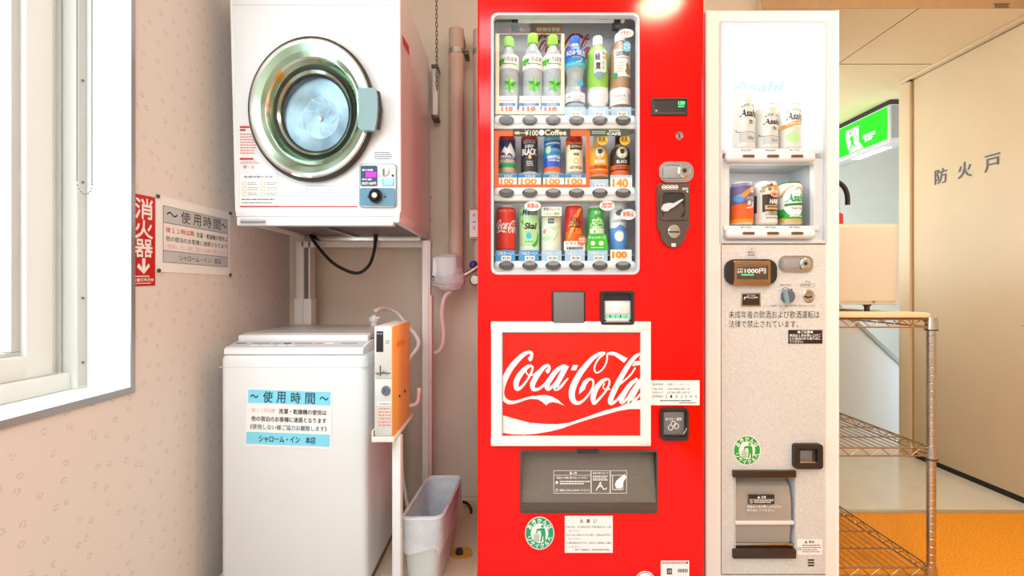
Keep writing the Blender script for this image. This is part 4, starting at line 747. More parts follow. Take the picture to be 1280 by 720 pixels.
can(928.5, 115, 189, 13.6, [(0, 'silver')], 'tall silver beer can in the lit upper window', GB1, k1(928.5, 115, 189, '500ml'), Y2)
can(957.5, 133, 189, 13.4, [(0, 'silver')], 'short silver beer can beside the tall one', GB1, k1(957.5, 133, 189, '350ml'), Y2)
def k3(b, f, g): txt(b, 'Asahi', 976, 145.5, 997.4, 154.5, f, 'ink_soft', .03, .2); poly(b, [(973, 160), (985, 156), (998, 154), (998, 159.5), (985, 161.5), (973, 165.5)], f, 'peach_ink'); txt(b, 'SUPER DRY', 976, 157.5, 996, 160, g, 'paper', .02, rot=-.12); b.flat(mp(f, ell(984, 175, 8, 7)), 'can_mint'); arc_text(b, 'DRY PREMIUM', 986, 146, 10, 4, -160, -20, 2, f, 'ink_soft', bold=0)
can(985.8, 133, 189, 13.6, [(0, 'can_white'), (.5, 'silver')], 'silver beer can with orange band in the lit window', GB1, k3, Y2)
Y3 = 1.475
def k4(b, f, g): poly(b, [(918, 247), (928, 239), (940, 234), (939, 238), (930, 244), (924, 250)], f, 'peach_ink'); b.flat(mp(f, [(931.5, 236.5), (937, 236.5), (937, 243.5), (931.5, 243.5)]), 'orange_light'); b.ring(mp(g, rrect(932, 237, 936.5, 242, 1)), mp(g, rrect(933, 238, 935.5, 241, .8)), (0, -.0002, 0), 'paper'); b.flat(mp(f, ell(919, 250, 5, 5)), 'milkblue'); txt(b, 'ハイボ', 926, 247.5, 938, 252, f, 'paper', .02, .2); txt(b, '香る', 927.5, 253, 937, 258.5, f, 'paper', .03, .2); ribbon(b, [(926, 262, 1), (935, 260, 2), (939, 250, 1)], f, 'paper')
can(926.8, 229.5, 282, 13.2, [(0, 'dusk'), (.5, 'orange'), (.9, 'orange_light')], 'dusk purple and orange drink can', GB2, k4, Y3)
def k5(b, f, g):
    for x, y in ((949, 237), (953, 235), (948, 241), (955, 239), (957, 234)): b.flat(mp(f, ell(x, y, 2.4, 2.2, 12)), 'bronze')
    b.flat(mp(f, ell(963.5, 237, 4.4, 4)), 'orange_light'); b.flat(mp(f, ell(961.5, 245.5, 6, 3.6)), 'orange'); b.ring(mp(g, ell(961.5, 245.5, 5.2, 2.9)), mp(g, ell(961.5, 245.5, 4.4, 2.3)), (0, -.0002, 0), 'paper'); txt(b, 'HARD', 954.5, 251, 969, 257, f, 'paper', .04, .2); b.flat(mp(f, [(950, 258.5), (970, 258.5), (970, 264), (950, 264)]), 'gold'); dashes(b, 952, 260, 968, 263, 1, g, 'espresso'); b.flat(mp(f, [(950, 266), (970, 266), (970, 271), (950, 271)]), 'steel'); dashes(b, 951, 273.5, 968, 276, 1, f, 'ink_soft'); b.flat(mp(f, [(944, 242), (947.5, 242), (947.5, 276), (944, 276)]), 'silver')
can(956.8, 228.5, 282, 13.2, [(0, 'offwhite'), (.25, 'espresso'), (.72, 'offwhite')], 'brown and cream highball can with orange oval', GB2, k5, Y3)
def k6(b, f, g): b.flat(mp(f, ell(986, 257, 11, 16)), 'can_white'); txt(b, 'Asahi', 976, 244.5, 999.5, 254.5, g, 'recycle_green', .04, .2); b.flat(mp(g, [(976, 256.5), (998, 255.5), (998, 258.5), (976, 259.5)]), 'leaf_dark'); txt(b, 'Style Free', 982, 261, 995, 264.4, g, 'ink_soft', .01); ribbon(b, [(974, 248, 1), (977, 239, 2), (984, 235, 1)], g, 'gold'); ribbon(b, [(997, 244, 1), (992, 237, 1.6), (986, 240, 1)], g, 'gold'); b.flat(mp(f, [(976, 270), (998, 270), (998, 275), (976, 275)]), 'recycle_leaf'); dashes(b, 980, 271.5, 996, 274, 1, g, 'paper')
can(987.2, 229.5, 282, 13.2, [(0, 'can_white'), (.62, 'recycle_leaf'), (.78, 'leaf_dark'), (.86, 'gold')], 'white beer can with green rim and lettering', GB2, k6, Y3, rim='leaf_dark')

# ================================================================== TUMBLE DRYER ON ITS STAND
YD = 1.45; fD = fr(YD); SD = YD/F
dr = thing('tumble_dryer', 'white coin-operated tumble dryer with round chrome door above the washing machine', 'dryer', (-.62, 1.7, 1.17))
b = MB(); x0, x1 = P(291.5, 0, YD).x, P(499, 0, YD).x
lp = [P(289, -25, YD), P(499, -25, YD), P(500, 265, YD), P(296, 265, YD)]
lz = [(289, -25), (499, -25), (500, 265), (296, 265)]; dcx, dcy = 392.5, 139
def edge_hit(a):                                         # where a ray from the door's centre meets the front's outline
    dx, dy = math.cos(a), math.sin(a); best = 1e9
    for k in range(4):
        (ax, ay), (ex, ey) = lz[k], lz[(k+1) % 4]; ux, uy = ex-ax, ey-ay; den = dx*uy-dy*ux
        if abs(den) < 1e-9: continue
        t_ = ((ax-dcx)*uy-(ay-dcy)*ux)/den; q_ = ((ax-dcx)*dy-(ay-dcy)*dx)/den
        if t_ > 0 and -1e-6 <= q_ <= 1+1e-6: best = min(best, t_)
    return (dcx+dx*best, dcy+dy*best)
angs = sorted([2*PI*k/60-PI for k in range(60)]+[math.atan2(y-dcy, x-dcx) for x, y in lz])
ho = [edge_hit(a) for a in angs]; hi = []
for a in angs:
    kk = 1/math.sqrt((math.cos(a)/(84*.872))**2+(math.sin(a)/84)**2); hi.append((dcx+kk*math.cos(a), dcy+kk*math.sin(a)))
b.ring(mp(fD, ho), mp(fD, hi), (0, .13, 0), 'white')
b.prism([p+Vector((0, .13, 0)) for p in lp], (0, .38, 0), 'white')
for k in range(4): b.tube([P(*lz[k], YD+.003), P(*lz[(k+1) % 4], YD+.003)], .0045, 'white', 8, False)
b.pbox(291, 5.5, 498, 6.3, YD-.0008, YD, 'lightgrey')
fs_ = fx(x1+.0012)
for (u, v) in ((533, 222), (531.5, 231), (528, 240), (536, 237), (539.2, 247), (526.5, 261), (527, 266), (510.5, 269), (539.5, 275)): b.prism([fs_(u-.9, v-1), fs_(u+.9, v-1), fs_(u+.9, v+1), fs_(u-.9, v+1)], (.0004, 0, 0), 'dark')
b.build('body', dr)
b = MB(); b.prism([fs_(503.2, 44), (fs_(511, 58)), fs_(511.6, 69), fs_(503.8, 55)], (.0006, 0, 0), 'ink_red'); b.build('side_sticker', dr, label='small red sticker')
b = MB(); b.pbox(295.5, 270.5, 491.5, 282, YD-.006, YD+.03, 'white_gloss', .004); b.pbox(294.5, 264.5, 500, 270.5, YD-.002, YD+.03, 'white', .002); b.box(P(491.5, 0, YD).x, x1+.002, YD-.004, YD+.5, 1.178, 1.215, 'white', .004); b.box(P(296, 0, YD).x, P(302, 0, YD).x, YD+.02, YD+.5, 1.178, 1.215, 'white', .004)
b.pbox(299.5, 273, 333, 280.5, YD-.0075, YD-.004, 'lightgrey', .001); b.pbox(301, 276, 331, 278.8, YD-.009, YD-.006, 'midgrey'); dashes(b, 303, 276.7, 329, 278.2, 1, fr(YD-.0094), 'lightgrey'); b.build('base_trim', dr)
b = MB(); xa, xb = P(302, 0, YD).x, P(491, 0, YD).x; b.box(xa, xb, YD+.03, YD+.48, 1.192, 1.205, 'midgrey'); b.box(xa, xb, YD+.44, YD+.49, 1.165, 1.20, 'steel', .003); b.box(xa+.2, xa+.215, YD+.05, YD+.48, 1.18, 1.2, 'steel'); b.build('underside_frame', dr)
cx, cy = 392.5, 139; C = P(cx, cy, YD); R = 90*SD; sx = .872
b = MB(); b.lathe([(R*.97, .001), (R, -.012), (R*.985, -.024), (R*.955, -.028)], C, 'rubber_and_shade', 'y', 64, sx, False)
b.lathe([(R*.955, -.028), (R*.93, -.031), (R*.89, -.029)], C, 'chrome', 'y', 64, sx, False)
b.lathe([(R*.89, -.029), (R*.80, -.021), (R*.735, -.012)], C, 'chrome_green', 'y', 64, sx, False)
b.lathe([(R*.735, -.012), (R*.72, -.018), (R*.70, -.012)], C, 'chrome', 'y', 64, sx, False)
C2 = P(cx+1, cy+2, YD)
b.lathe([(R*.70, -.012, 'chrome_green'), (R*.655, .002), (R*.60, .010)], C, 'rubber_and_shade', 'y', 64, sx, False); b.lathe([(R*.61, .010), (R*.59, -.004), (R*.555, .002)], C2, 'chrome_green', 'y', 64, sx, False); b.lathe([(R*.555, .002), (R*.54, .004), (R*.52, .010)], C2, 'rubber_and_shade', 'y', 64, sx, False)  # dark slope of the dish: its shade is put into the colour
dd = b.build('door', dr)
b = MB(); b.lathe([(R*.545, .006), (R*.3, .002), (.0001, 0)], C2, 'glass', 'y', 64, sx, False); b.build('door_glass', dd)
b = MB(); b.lathe([(R*.56, .012), (R*.545, .03), (R*.3, .044), (R*.1, .046), (.0001, .046)], C2, 'drum', 'y', 64, sx, False); b.lathe([(.010, .046), (.008, .041), (.0001, .040)], C2+Vector((0, 0, -.002)), 'chrome', 'y', 20, sx)
for k in range(9):
    a = 2*PI*k/9+.3; r0 = R*(.12+.04*(k % 3)); r1 = R*(.34+.05*(k % 4))
    b.tube([C2+Vector((rr_*math.cos(a+t_)*sx, .0445, rr_*math.sin(a+t_))) for rr_, t_ in ((r0, 0), ((r0+r1)/2, .5), (r1, 1.2), (r1*1.05, 1.9))], .0009, 'plate', 5)
b.build('drum', dr)
def arcpts(r, a0, a1, n): return [(cx+r*.872*math.cos(math.radians(a)), cy-r*math.sin(math.radians(a))) for a in [a0+(a1-a0)*i/n for i in range(n+1)]]
b = MB(); lp = arcpts(87, 17, -17, 8); lp = [(447.5, 110)]+[(469, 109.5)]+[(471.3, 118), (472, 134), (470.8, 150), (468, 163)]+[(451, 162.5), (447, 158), (448.5, 140)]
b.prism(mp(fr(YD-.052), lp), (0, .018, 0), 'bluegrey'); b.prism(mp(fr(YD-.036), [(462, 112), (474, 114), (477, 136), (474, 160), (461, 162)]), (0, .014, 0), 'rubber_and_shade'); b.build('handle', dd)
b = MB(); b.prism(mp(fr(YD-.006), rrect(449, 204.5, 495.5, 259.5, 4)), (0, .006, 0), 'bluegrey'); b.prism(mp(fr(YD-.008), rrect(450, 205.5, 494.5, 258.5, 4)), (0, .003, 0), 'plate'); cp = b.build('control_panel', dr)
b = MB(); b.prism(mp(fr(YD-.010), rrect(450.5, 207, 471.5, 232.5, 2)), (0, .003, 0), 'panel_navy'); f_ = fr(YD-.0105); b.flat(mp(f_, [(457, 215), (470.5, 215), (470.5, 221.5), (457, 221.5)]), 'violet_lcd'); txt(b, '残り時間', 452.5, 211.3, 466, 213.8, f_, 'paper', .03); txt(b, '料金', 452.5, 223, 465, 225.4, f_, 'paper', .03); txt(b, '30分100円', 452, 227.3, 470, 231, f_, 'paper', .03); b.build('display', cp)
b = MB(); b.lathe([(.0185, 0), (.0185, -.004), (.015, -.006), (.0001, -.0062)], P(480.5, 213.8, YD-.008), 'plate', 'y', 28, .85); b.pbox(478.2, 210.5, 480.3, 219, YD-.017, YD-.012, 'midgrey'); b.pbox(477, 223, 492.5, 232.5, YD-.0095, YD-.007, 'sky_label', .001); dashes(b, 481, 224.5, 491, 231.5, 3, fr(YD-.0098), 'paper', .5); b.lathe([(.004, 0), (.003, -.004), (.0001, -.004)], P(491, 219.5, YD-.008), 'dark', 'y', 14); b.build('coin_slot', cp)
b = MB(); b.prism(mp(fr(YD-.0125), rrect(449.8, 235, 493.5, 257, 2)), (0, .005, 0), 'panel_blue'); b.lathe([(.022, 0), (.023, -.010), (.019, -.014), (.016, -.008), (.013, -.008), (.012, -.016), (.009, -.018), (.0001, -.018)], P(470, 245.3, YD-.012), 'dark', 'y', 32, .9); b.lathe([(.008, -.0182), (.0001, -.0186)], P(470, 245.3, YD-.012), 'plate', 'y', 18); b.lathe([(.017, -.012), (.014, -.009)], P(470, 245.3, YD-.0125), 'chrome', 'y', 32, .9, False)
for x in (460.5, 481.5): b.sphere(P(x, 245.8, YD-.0125), .0035, 'panel_navy', 10, 8)
b.build('coin_box_lock', cp)
b = MB(); f_ = fr(YD-.0012)
b.prism(mp(fr(YD-.0009), rrect(298.5, 216.5, 347.5, 257, 1)), (0, .0006, 0), 'paper'); frame_line(b, 299, 217, 347, 257, f_, 'lightgrey', .5); txt(b, '乾燥時間の目安', 305, 219.5, 341, 222.6, f_, 'ink_soft', .01)
for i in range(3):
    for j, x in enumerate((303, 326)): b.ring(mp(f_, rrect(x, 227.5+i*6.4, x+5, 232.5+i*6.4, 1)), mp(f_, rrect(x+.7, 228.2+i*6.4, x+4.3, 231.8+i*6.4, .6)), (0, -.0002, 0), 'gold'); dashes(b, x+6.5, 228+i*6.4, x+20, 232.5+i*6.4, 2, f_, 'ink_soft', .35, i*3+j)
dashes(b, 302, 248.5, 344, 251.5, 1, f_, 'ink_soft', .5, 8); dashes(b, 302, 252.8, 344, 255.5, 1, f_, 'ink_soft', .5, 9); b.build('guide_sticker', dr)
b = MB(); b.flat(mp(fr(YD-.0011), [(300, 257.6), (447, 257.6), (447, 259), (300, 259)]), 'ink_red'); dashes(b, 382, 232, 440, 256, 6, f_, 'lightgrey', .3, 12)
for y in (157.5, 161.3, 197.3): b.flat(mp(f_, rrect(299.5, y, 312+(y > 190)*5-(160 < y < 190)*5, y+2.4, 1.1)), 'ink_red')
dashes(b, 300, 167, 320, 194, 8, f_, 'salmon_ink', .4, 21); dashes(b, 300, 201.5, 327, 205.5, 2, f_, 'salmon_ink', .4, 22); txt(b, '禁・止', 304, 206.5, 318, 210.5, f_, 'salmon_ink', .02)
dashes(b, 468, 190, 493, 200, 4, f_, 'ink_soft', .4, 23); b.build('printed_notices', dr); b = MB(); b.prism(mp(fr(YD-.0009), [(456.5, 11), (487, 11.5), (487, 54), (456, 53.5)]), (0, .0005, 0), 'white_gloss'); b.build('clear_sticker', dr)
# stand
st = thing('dryer_stand', 'slim white steel stand carrying the dryer behind the washing machine', 'stand', (-.6, 1.93, 0))
b = MB(); f_ = 1.9
xa = P(370, 0, f_).x; b.box(xa, xa+.032, f_, f_+.05, .86, 1.1645, 'offwhite', .002); b.box(xa+.032, xa+.056, f_+.01, f_+.05, .86, 1.1645, 'midgrey'); b.box(xa+.052, xa+.059, f_, f_+.05, .86, 1.1645, 'offwhite'); b.box(xa-.006, xa+.066, f_-.006, f_+.05, .018, .925, 'offwhite', .003); b.box(xa+.03, xa+.034, f_-.007, f_, .05, .925, 'lightgrey'); b.build('post', st)
b = MB(); xa = P(527.5, 0, 1.86).x; b.box(xa, xa+.026, 1.86, 1.9, .018, 1.164, 'offwhite', .002); b.box(xa+.026, xa+.040, 1.862, 1.9, .018, .94, 'pink_plastic', .002); b.box(xa+.026, xa+.033, 1.862, 1.9, .94, 1.164, 'offwhite', .001); b.build('post', st)
b = MB(); b.box(-.88, -.34, 1.9, 1.95, 1.140, 1.1645, 'offwhite', .002); b.build('cross_beam', st)
b = MB(); b.tube([P(388, 294, 1.88), P(397, 308, 1.87), P(418, 330, 1.86), (P(445, 341.5, 1.86)), P(461, 332, 1.87), P(468, 312, 1.88), P(469, 293, 1.88)], .0065, 'black'); b.build('power_cable', **T('black power cable looping down under the dryer', 'cable'))

# ================================================================== WASHING MACHINE
YW = 1.40
wm = thing('washing_machine', 'white top-loading washing machine with a blue and white notice on its front', 'washing machine', (-.67, 1.68, .04))
b = MB(); b.box(-.90, -.447, YW, 1.86, .04, .768, 'white', .022, 4); b.box(-.89, -.455, YW+.02, 1.84, .018, .05, 'midgrey')
b.box(-.9008, -.4462, YW-.0006, 1.858, .7255, .7268, 'lightgrey', .0); b.v = b.v[:]; b.build('body', wm)
b = MB(); pr = [(-.9, 1.402, .766), (-.9, 1.404, .781), (-.9, 1.412, .786), (-.9, 1.475, .798), (-.9, 1.86, .805), (-.9, 1.86, .766)]
b.prism([(x+.012, y, z) for x, y, z in pr], (.429, 0, 0), 'white'); b.prism([(-.886, 1.414, .7868), (-.886, 1.470, .7975), (-.468, 1.470, .7975), (-.468, 1.414, .7868)], (0, 0, .0006), 'lightgrey')
q = fquad((-.886, 1.470, .7985), (-.468, 1.470, .7985), (-.468, 1.414, .7878), (-.886, 1.414, .7878))
for u0, u1, m in ((2, 10, 'midgrey'), (14, 28, 'grey'), (30, 36, 'bluegrey'), (38, 44, 'dark'), (47, 60, 'grey'), (62, 68, 'salmon_ink'), (70, 76, 'paper'), (82, 94, 'bluegrey')): dashes(b, u0, 28, u1, 55, 1, q, m, .8, int(u0))
for u0, u1 in ((16, 22), (24, 33), (36, 42), (44, 49)): b.flat([q(u0, 66), q(u1, 66), q(u1, 86), q(u0, 86)], 'paper')
b.build('control_panel', wm)
b = MB(); b.box(-.886, -.466, 1.472, 1.50, .797, .818, 'white_gloss', .004); b.box(-.886, -.466, 1.498, 1.85, .803, .822, 'lid_grey', .004); b.build('lid', wm)
b = MB(); b.lathe([(.014, .8), (.014, .838), (.020, .838), (.020, .850), (.012, .850), (.010, .862)], (P(468, 0, 1.8).x, 1.8, 0), 'white', n=16); b.box(P(462.5, 0, 1.8).x, P(475, 0, 1.8).x, 1.793, 1.807, .848, .856, 'white', .002); b.build('water_inlet', wm)
b = MB(); A = P(309.5, 486, YW-.002), P(415, 489.5, YW-.004), P(413.5, 561.5, YW-.006), P(306, 557, YW-.002)
A = tuple(P(x, y, YW-.0015) for x, y in ((309.5, 485.5), (415, 489), (413.5, 561.5), (306.3, 557.5)))
q = fquad(*A); b.prism([q(0, 0), q(100, 0), q(100, 100), q(0, 100)], (0, .0012, 0), 'paper'); g = lift(q, (0, -.0004, 0)); h = lift(q, (0, -.0007, 0))
for v0, v1 in ((1.5, 25), (75, 96)): b.flat([g(1, v0), g(98.5, v0), g(98.5, v1), g(1, v1)], 'skyblue')
for ch, u0, u1, v0, v1 in (('〜', 4, 13, 10, 16), ('使', 19, 30, 4, 23), ('用', 35, 45, 4, 23), ('時', 52, 63, 4, 23), ('間', 69, 80, 4, 23), ('〜', 86, 96, 10, 16)): txt(b, ch, u0, v0, u1, v1, h, 'ink_teal', .015)
txt(b, '夜１１時以降', 6, 33, 34, 41, h, 'pink_ink', .01); txt(b, '洗濯・乾燥機の使用は', 38, 33, 94, 42, h, 'ink', .01); txt(b, '他の宿泊のお客様に迷惑となります', 6, 47, 94, 56, h, 'ink', .01); txt(b, '《使用しない様ご協力お願致します》', 5, 61, 95, 70, h, 'ink_mid', .01); txt(b, 'シャローム・イン　本店', 16, 80, 82, 92, h, 'ink_teal', .02)
b.build('notice_sheet', wm, label='blue and white notice sheet')

# coin timer beside the washer
ct = thing('coin_timer_box', 'tall narrow coin timer box with side tinted by warm light beside the washing machine', 'coin box', (-.38, 1.45, .53))
xa, xb = P(467.8, 0, 1.33).x, P(490.3, 0, 1.33).x
b = MB(); zt_, zb_ = P(0, 409, 1.33).z, P(0, 546.5, 1.33).z
b.box(xa, xb-.003, 1.332, 1.56, zb_, zt_, 'offwhite', .002); b.box(xb-.003, xb, 1.330, 1.56, zb_-.002, zt_+.001, 'box_warm_light', .001); b.box(xa-.001, xb-.002, 1.331, 1.56, zt_-.001, zt_+.002, 'offwhite', .001); fs_ = fx(xb+.0008)  # right side coloured orange for the warm light it reflects
for u, v in ((499.5, 495), (506, 489)): b.prism([fs_(u-.9, v-1.6), fs_(u+.9, v-1.6), fs_(u+.9, v+1.6), fs_(u-.9, v+1.6)], (.0004, 0, 0), 'dark')
b.prism([fs_(496, 427), fs_(506, 424.5), fs_(506, 430), fs_(496, 433)], (.0003, 0, 0), 'orange_light'); b.build('case', ct)
b = MB(); b.pbox(469, 411, 489.8, 473, 1.3285, 1.332, 'plate', .001); b.pbox(469, 474, 489.8, 545.5, 1.3285, 1.332, 'plate', .001); f_ = fr(1.328); b.pbox(470.3, 414, 479, 440, 1.3275, 1.33, 'canblack'); txt(b, '料金', 471, 416, 478, 418.3, fr(1.327), 'lightgrey'); dashes(b, 482, 426, 487, 431, 2, f_, 'ink_soft', .4); b.pbox(474.6, 457, 475.8, 470, 1.3275, 1.33, 'dark'); b.pbox(469, 466, 488, 467.2, 1.326, 1.33, 'midgrey'); b.tube([P(471, 468, 1.324), P(479, 465, 1.322), P(484, 468, 1.324)], .0018, 'midgrey')
b.pbox(471.5, 502.5, 489, 507, 1.3275, 1.33, 'paper'); txt(b, '洗濯機専用', 473, 503.6, 487.5, 506, fr(1.327), 'ink_soft'); dashes(b, 473, 510, 488, 535, 6, f_, 'salmon_ink', .4, 31); b.build('front_plate', ct)
b = MB(); b.lathe([(.0145, 0), (.0145, -.003), (.011, -.006), (.005, -.006), (.004, -.004), (.0001, -.004)], P(482.5, 488.3, 1.3285), 'knob_grey', 'y', 24, .9); b.build('lock', ct)
b = MB(); b.tube([P(512, 507, 1.55), P(518, 506, 1.55), P(522.5, 501, 1.55), P(523.5, 489, 1.55)], .006, 'pink_plastic', 8); b.pbox(521.3, 485.5, 526, 491, 1.545, 1.556, 'pink_plastic', .001); b.build('hook', ct)
cs2 = thing('coin_box_stand', 'white metal tray on a post carrying the coin timer box', 'stand', (-.36, 1.42, 0))
b = MB(); xc = xb+.008; b.box(xa-.004, xc, 1.325, 1.60, zb_-.012, zb_-.004, 'offwhite', .002); b.box(xa-.006, xa-.002, 1.325, 1.57, zb_-.012, zb_+.02, 'offwhite'); b.box(xa-.004, xc, 1.322, 1.326, zb_-.012, zb_+.004, 'offwhite', .001); b.build('tray', cs2)
b = MB(); xp = P(489.8, 0, 1.366).x; b.box(xp, xp+.026, 1.366, 1.40, .03, zb_-.012, 'white', .004); b.box(xp-.07, xp, 1.365, 1.5, .018, .03, 'offwhite', .003); b.build('post', cs2)
b = MB(); b.tube([P(468.5, 390, 1.8), P(473, 387, 1.81), P(483, 385.5, 1.85), P(497, 392, 1.88), P(511, 409, 1.86), P(520, 420, 1.84), P(523, 432, 1.82), P(512, 449, 1.80), P(500, 475, 1.80)], .0085, 'offwhite'); b.build('supply_hose', **T('pale hose curving from the washing machine top behind the coin box', 'hose'))

# ================================================================== PIPES AND THINGS ON THE BACK WALL
def pipe(px, r, y0, y1, Y, label, sticker=False):
    t = thing('wall_pipe', label, 'pipe', P(px, y1, Y), 'upright pipes on the back wall')
    b = MB(); p0 = P(px, y0, Y); p1 = P(px, y1, Y)
    b.tube([p1, p0+Vector((0, 0, -.06)), p0+Vector((0, 0, -.035)), p0+Vector((0, .012, -.012)), p0+Vector((0, .03, 0)), p0+Vector((0, .09, .002))], r, 'pipe_paint', 18); b.sphere(p0+Vector((0, .004, -.03)), r*1.01, 'pipe_paint', 20, 12); b.build('tube', t)
    z = P(0, y0+23, Y).z; b = MB(); b.lathe([(r*1.06, z-.011), (r*1.06, z+.011)], (p0.x, Y, 0), 'steel', n=20); b.box(p0.x+r, p0.x+r+.02, Y-.004, Y+.06, z-.008, z+.008, 'brown_plastic', .002); b.build('clamp', t)
    if sticker:
        b = MB(); f_ = fcyl(px, r*1.03, Y); b.flat([f_(px-5, 262), f_(px, 262), f_(px+3, 262), f_(px+3, 295), f_(px, 295), f_(px-5, 295)], 'paper'); b.build('label_sticker', t, label='white paper label')
    return t
pipe(570.5, .032, 43, 345, 1.93, 'thick pinkish pipe with elbow, left of the two on the back wall'); 
p2 = pipe(598.5, .024, 43, 330, 1.93, 'upright pipe half hidden by the edge of the red machine')
b = MB(); b.pbox(587, 262.5, 599, 296, 1.895, 1.897, 'paper', .0); txt(b, '床', 590.5, 267, 594.5, 271, fr(1.8945), 'ink'); txt(b, '一', 590.5, 277, 594.5, 278, fr(1.8945), 'ink'); txt(b, '合', 590.5, 282, 594.5, 287, fr(1.8945), 'ink'); b.pbox(588, 259.5, 599, 262.5, 1.895, 1.93, 'coffee'); b.pbox(588, 296, 599, 299, 1.895, 1.93, 'coffee'); b.build('paper_label', p2, label='white paper label with ink writing')
vt = thing('water_tap', 'wall water tap wrapped in clear plastic beside the dryer stand', 'tap', P(562, 345, 1.90))
b = MB(); b.tube([P(566, 345, 1.98), P(566, 346, 1.90)], .018, 'steel', 12, False); b.tube([P(545, 347, 1.9), P(575, 346, 1.9), P(598, 333, 1.9)], .012, 'steel', 12); b.sphere(P(572, 352, 1.9), .026, 'salmon_ink', 14, 10, (1.2, 1, .8)); b.sphere(P(592, 331, 1.9), .018, 'purple', 12, 8); b.tube([P(541, 343, 1.9), P(549, 347, 1.9)], .012, 'chrome', 10, False); b.build('valve', vt)
b = MB(); b.lathe([(.018, -.012), (.024, -.006), (.024, .006), (.018, .012)], P(594, 350, 1.9), 'steel', 'y', 14); b.build('handwheel', vt)
b = MB()
rr = random.Random(5); n = 16; rings = []
for y, r in ((318, 10), (322, 17), (335, 18.5), (345, 18), (354, 19), (362, 13), (364, 6)):
    rings.append([P(558+ (y-318)*.12, y, 1.885)+Vector(((r*1.885/F)*(1+.18*(rr.random()-.5))*math.cos(2*PI*i/n), (r*.8*1.885/F)*math.sin(2*PI*i/n), .006*(rr.random()-.5))) for i in range(n)])
for a_, c_ in zip(rings, rings[1:]): b.add(a_+c_, [[i, (i+1) % n, n+(i+1) % n, n+i] for i in range(n)], 'wrap')
for k in (343, 350, 357): b.tube([P(559+19*math.cos(a), k+1.6*math.sin(a*3), 1.885)+Vector((0, .055*math.sin(a), 0)) for a in [2*PI*i/14 for i in range(14)]], .0016, 'wrap', 6, True, True)
b.build('plastic_wrap', vt)
b = MB(); b.box(P(542, 0, 1.885).x, P(570, 0, 1.885).x, 1.855, 1.87, P(0, 346, 1.885).z, P(0, 322, 1.885).z, 'white', .007); b.build('wrapped_box', vt)
b = MB(); b.tube([P(564, 364, 1.89), P(556, 372, 1.89), P(552.5, 392, 1.89), P(555, 415, 1.89), P(553, 433, 1.89), P(545, 441, 1.90), P(537, 437, 1.91)], .0095, 'pink_plastic'); b.build('drain_hose', **T('pale pink hose hanging in a curve below the wrapped tap', 'hose'))
b = MB(); zc0, zc1 = P(0, 112, 1.95).z, 2.44; z = zc1; i = 0; X = P(545, 0, 1.95).x
while z > zc0:
    L = .015; pts = []
    for k in range(10):
        a = 2*PI*k/10; u = .0045*math.cos(a); v = .0115*math.sin(a)
        pts.append((X+(u if i % 2 else 0)+.004*math.sin((2.44-z)*2), 1.95+(0 if i % 2 else u), z+v))
    b.tube(pts, .0016, 'brown_plastic', 5, False, True); z -= .018; i += 1
b.build('hanging_chain', **T('thin dark chain hanging down the back wall beside the dryer', 'chain'))
b = MB(); b.box(P(540.5, 0, 1.96).x, P(547, 0, 1.96).x, 1.96, 2.015, P(0, 146, 1.96).z, P(0, 80, 1.96).z, 'offwhite', .002)
for y in (82, 145): b.box(P(539, 0, 1.95).x, P(547.5, 0, 1.95).x, 1.95, 2.018, P(0, y+1.8, 1.95).z, P(0, y-1.8, 1.95).z, 'brown_plastic', .001)
b.build('wall_bracket', **T('slim pale bracket with dark end tabs on the wall behind the dryer', 'bracket'))

# ================================================================== FLOOR PAN, BIN
dp = thing('drain_pan', 'beige washing machine pan with a round drain on the floor', 'pan', (-.52, 1.7, 0))
b = MB(); b.box(-.95, -.112, 1.36, 2.01, .0, .018, 'pan', .004); b.box(-.95, -.112, 1.98, 2.012, .0, .05, 'pan', .006); b.box(-.128, -.112, 1.36, 2.01, 0, .04, 'pan', .004); b.box(-.95, -.93, 1.36, 2.01, 0, .04, 'pan', .004); b.build('tray', dp)
b = MB(); c = (P(577, 0, 1.63).x, 1.63, 0); b.lathe([(.04, .018), (.038, .024), (.026, .024), (.024, .020), (.0001, .020)], c, 'drain', n=28); b.lathe([(.014, .02), (.012, .034), (.0001, .034)], Vector(c)+Vector((-.008, 0, 0)), 'dark', n=14); b.build('drain', dp)
tb = thing('trash_bin', 'narrow pale grey bin between the washing machine and the red machine', 'bin', (-.27, 1.55, .02))
top = [Vector((-.342, 1.405, .256)), Vector((-.219, 1.405, .258)), Vector((-.189, 1.715, .258)), Vector((-.318, 1.715, .256))]
bot = [Vector((-.330, 1.43, .02)), Vector((-.236, 1.43, .02)), Vector((-.212, 1.69, .02)), Vector((-.306, 1.69, .02))]
def rnd4(c4, r, n=4):
    out = []
    for i in range(4):
        p = c4[i]; a = (c4[i-1]-p).normalized(); c = (c4[(i+1) % 4]-p).normalized()
        for k in range(n+1):
            t = k/n; out.append(p+a*r*(1-t)**2+c*r*t**2)
    return out
def inset(c4, d): 
    m = sum(c4, Vector())/4; return [p+(m-p).normalized()*d for p in c4]
b = MB(); T1, B1 = rnd4(top, .03), rnd4(bot, .03); T2, B2 = rnd4(inset(top, .006), .03), rnd4(inset(bot, .006), .03); n = len(T1)
b.add(T1+B1+T2+[p+Vector((0, 0, .004)) for p in B2], [[i, (i+1) % n, n+(i+1) % n, n+i] for i in range(n)]+[[2*n+i, 2*n+(i+1) % n, 3*n+(i+1) % n, 3*n+i] for i in range(n)]+[[i, (i+1) % n, 2*n+(i+1) % n, 2*n+i] for i in range(n)]+[list(range(n, 2*n)), list(range(3*n, 4*n))], 'bin_grey'); b.build('body', tb)
b = MB(); b.tube([p+Vector((0, 0, -.001)) for p in T1], .005, 'bin_grey', 8, False, True); b.build('rim', tb)
b = MB(); rr = random.Random(3)
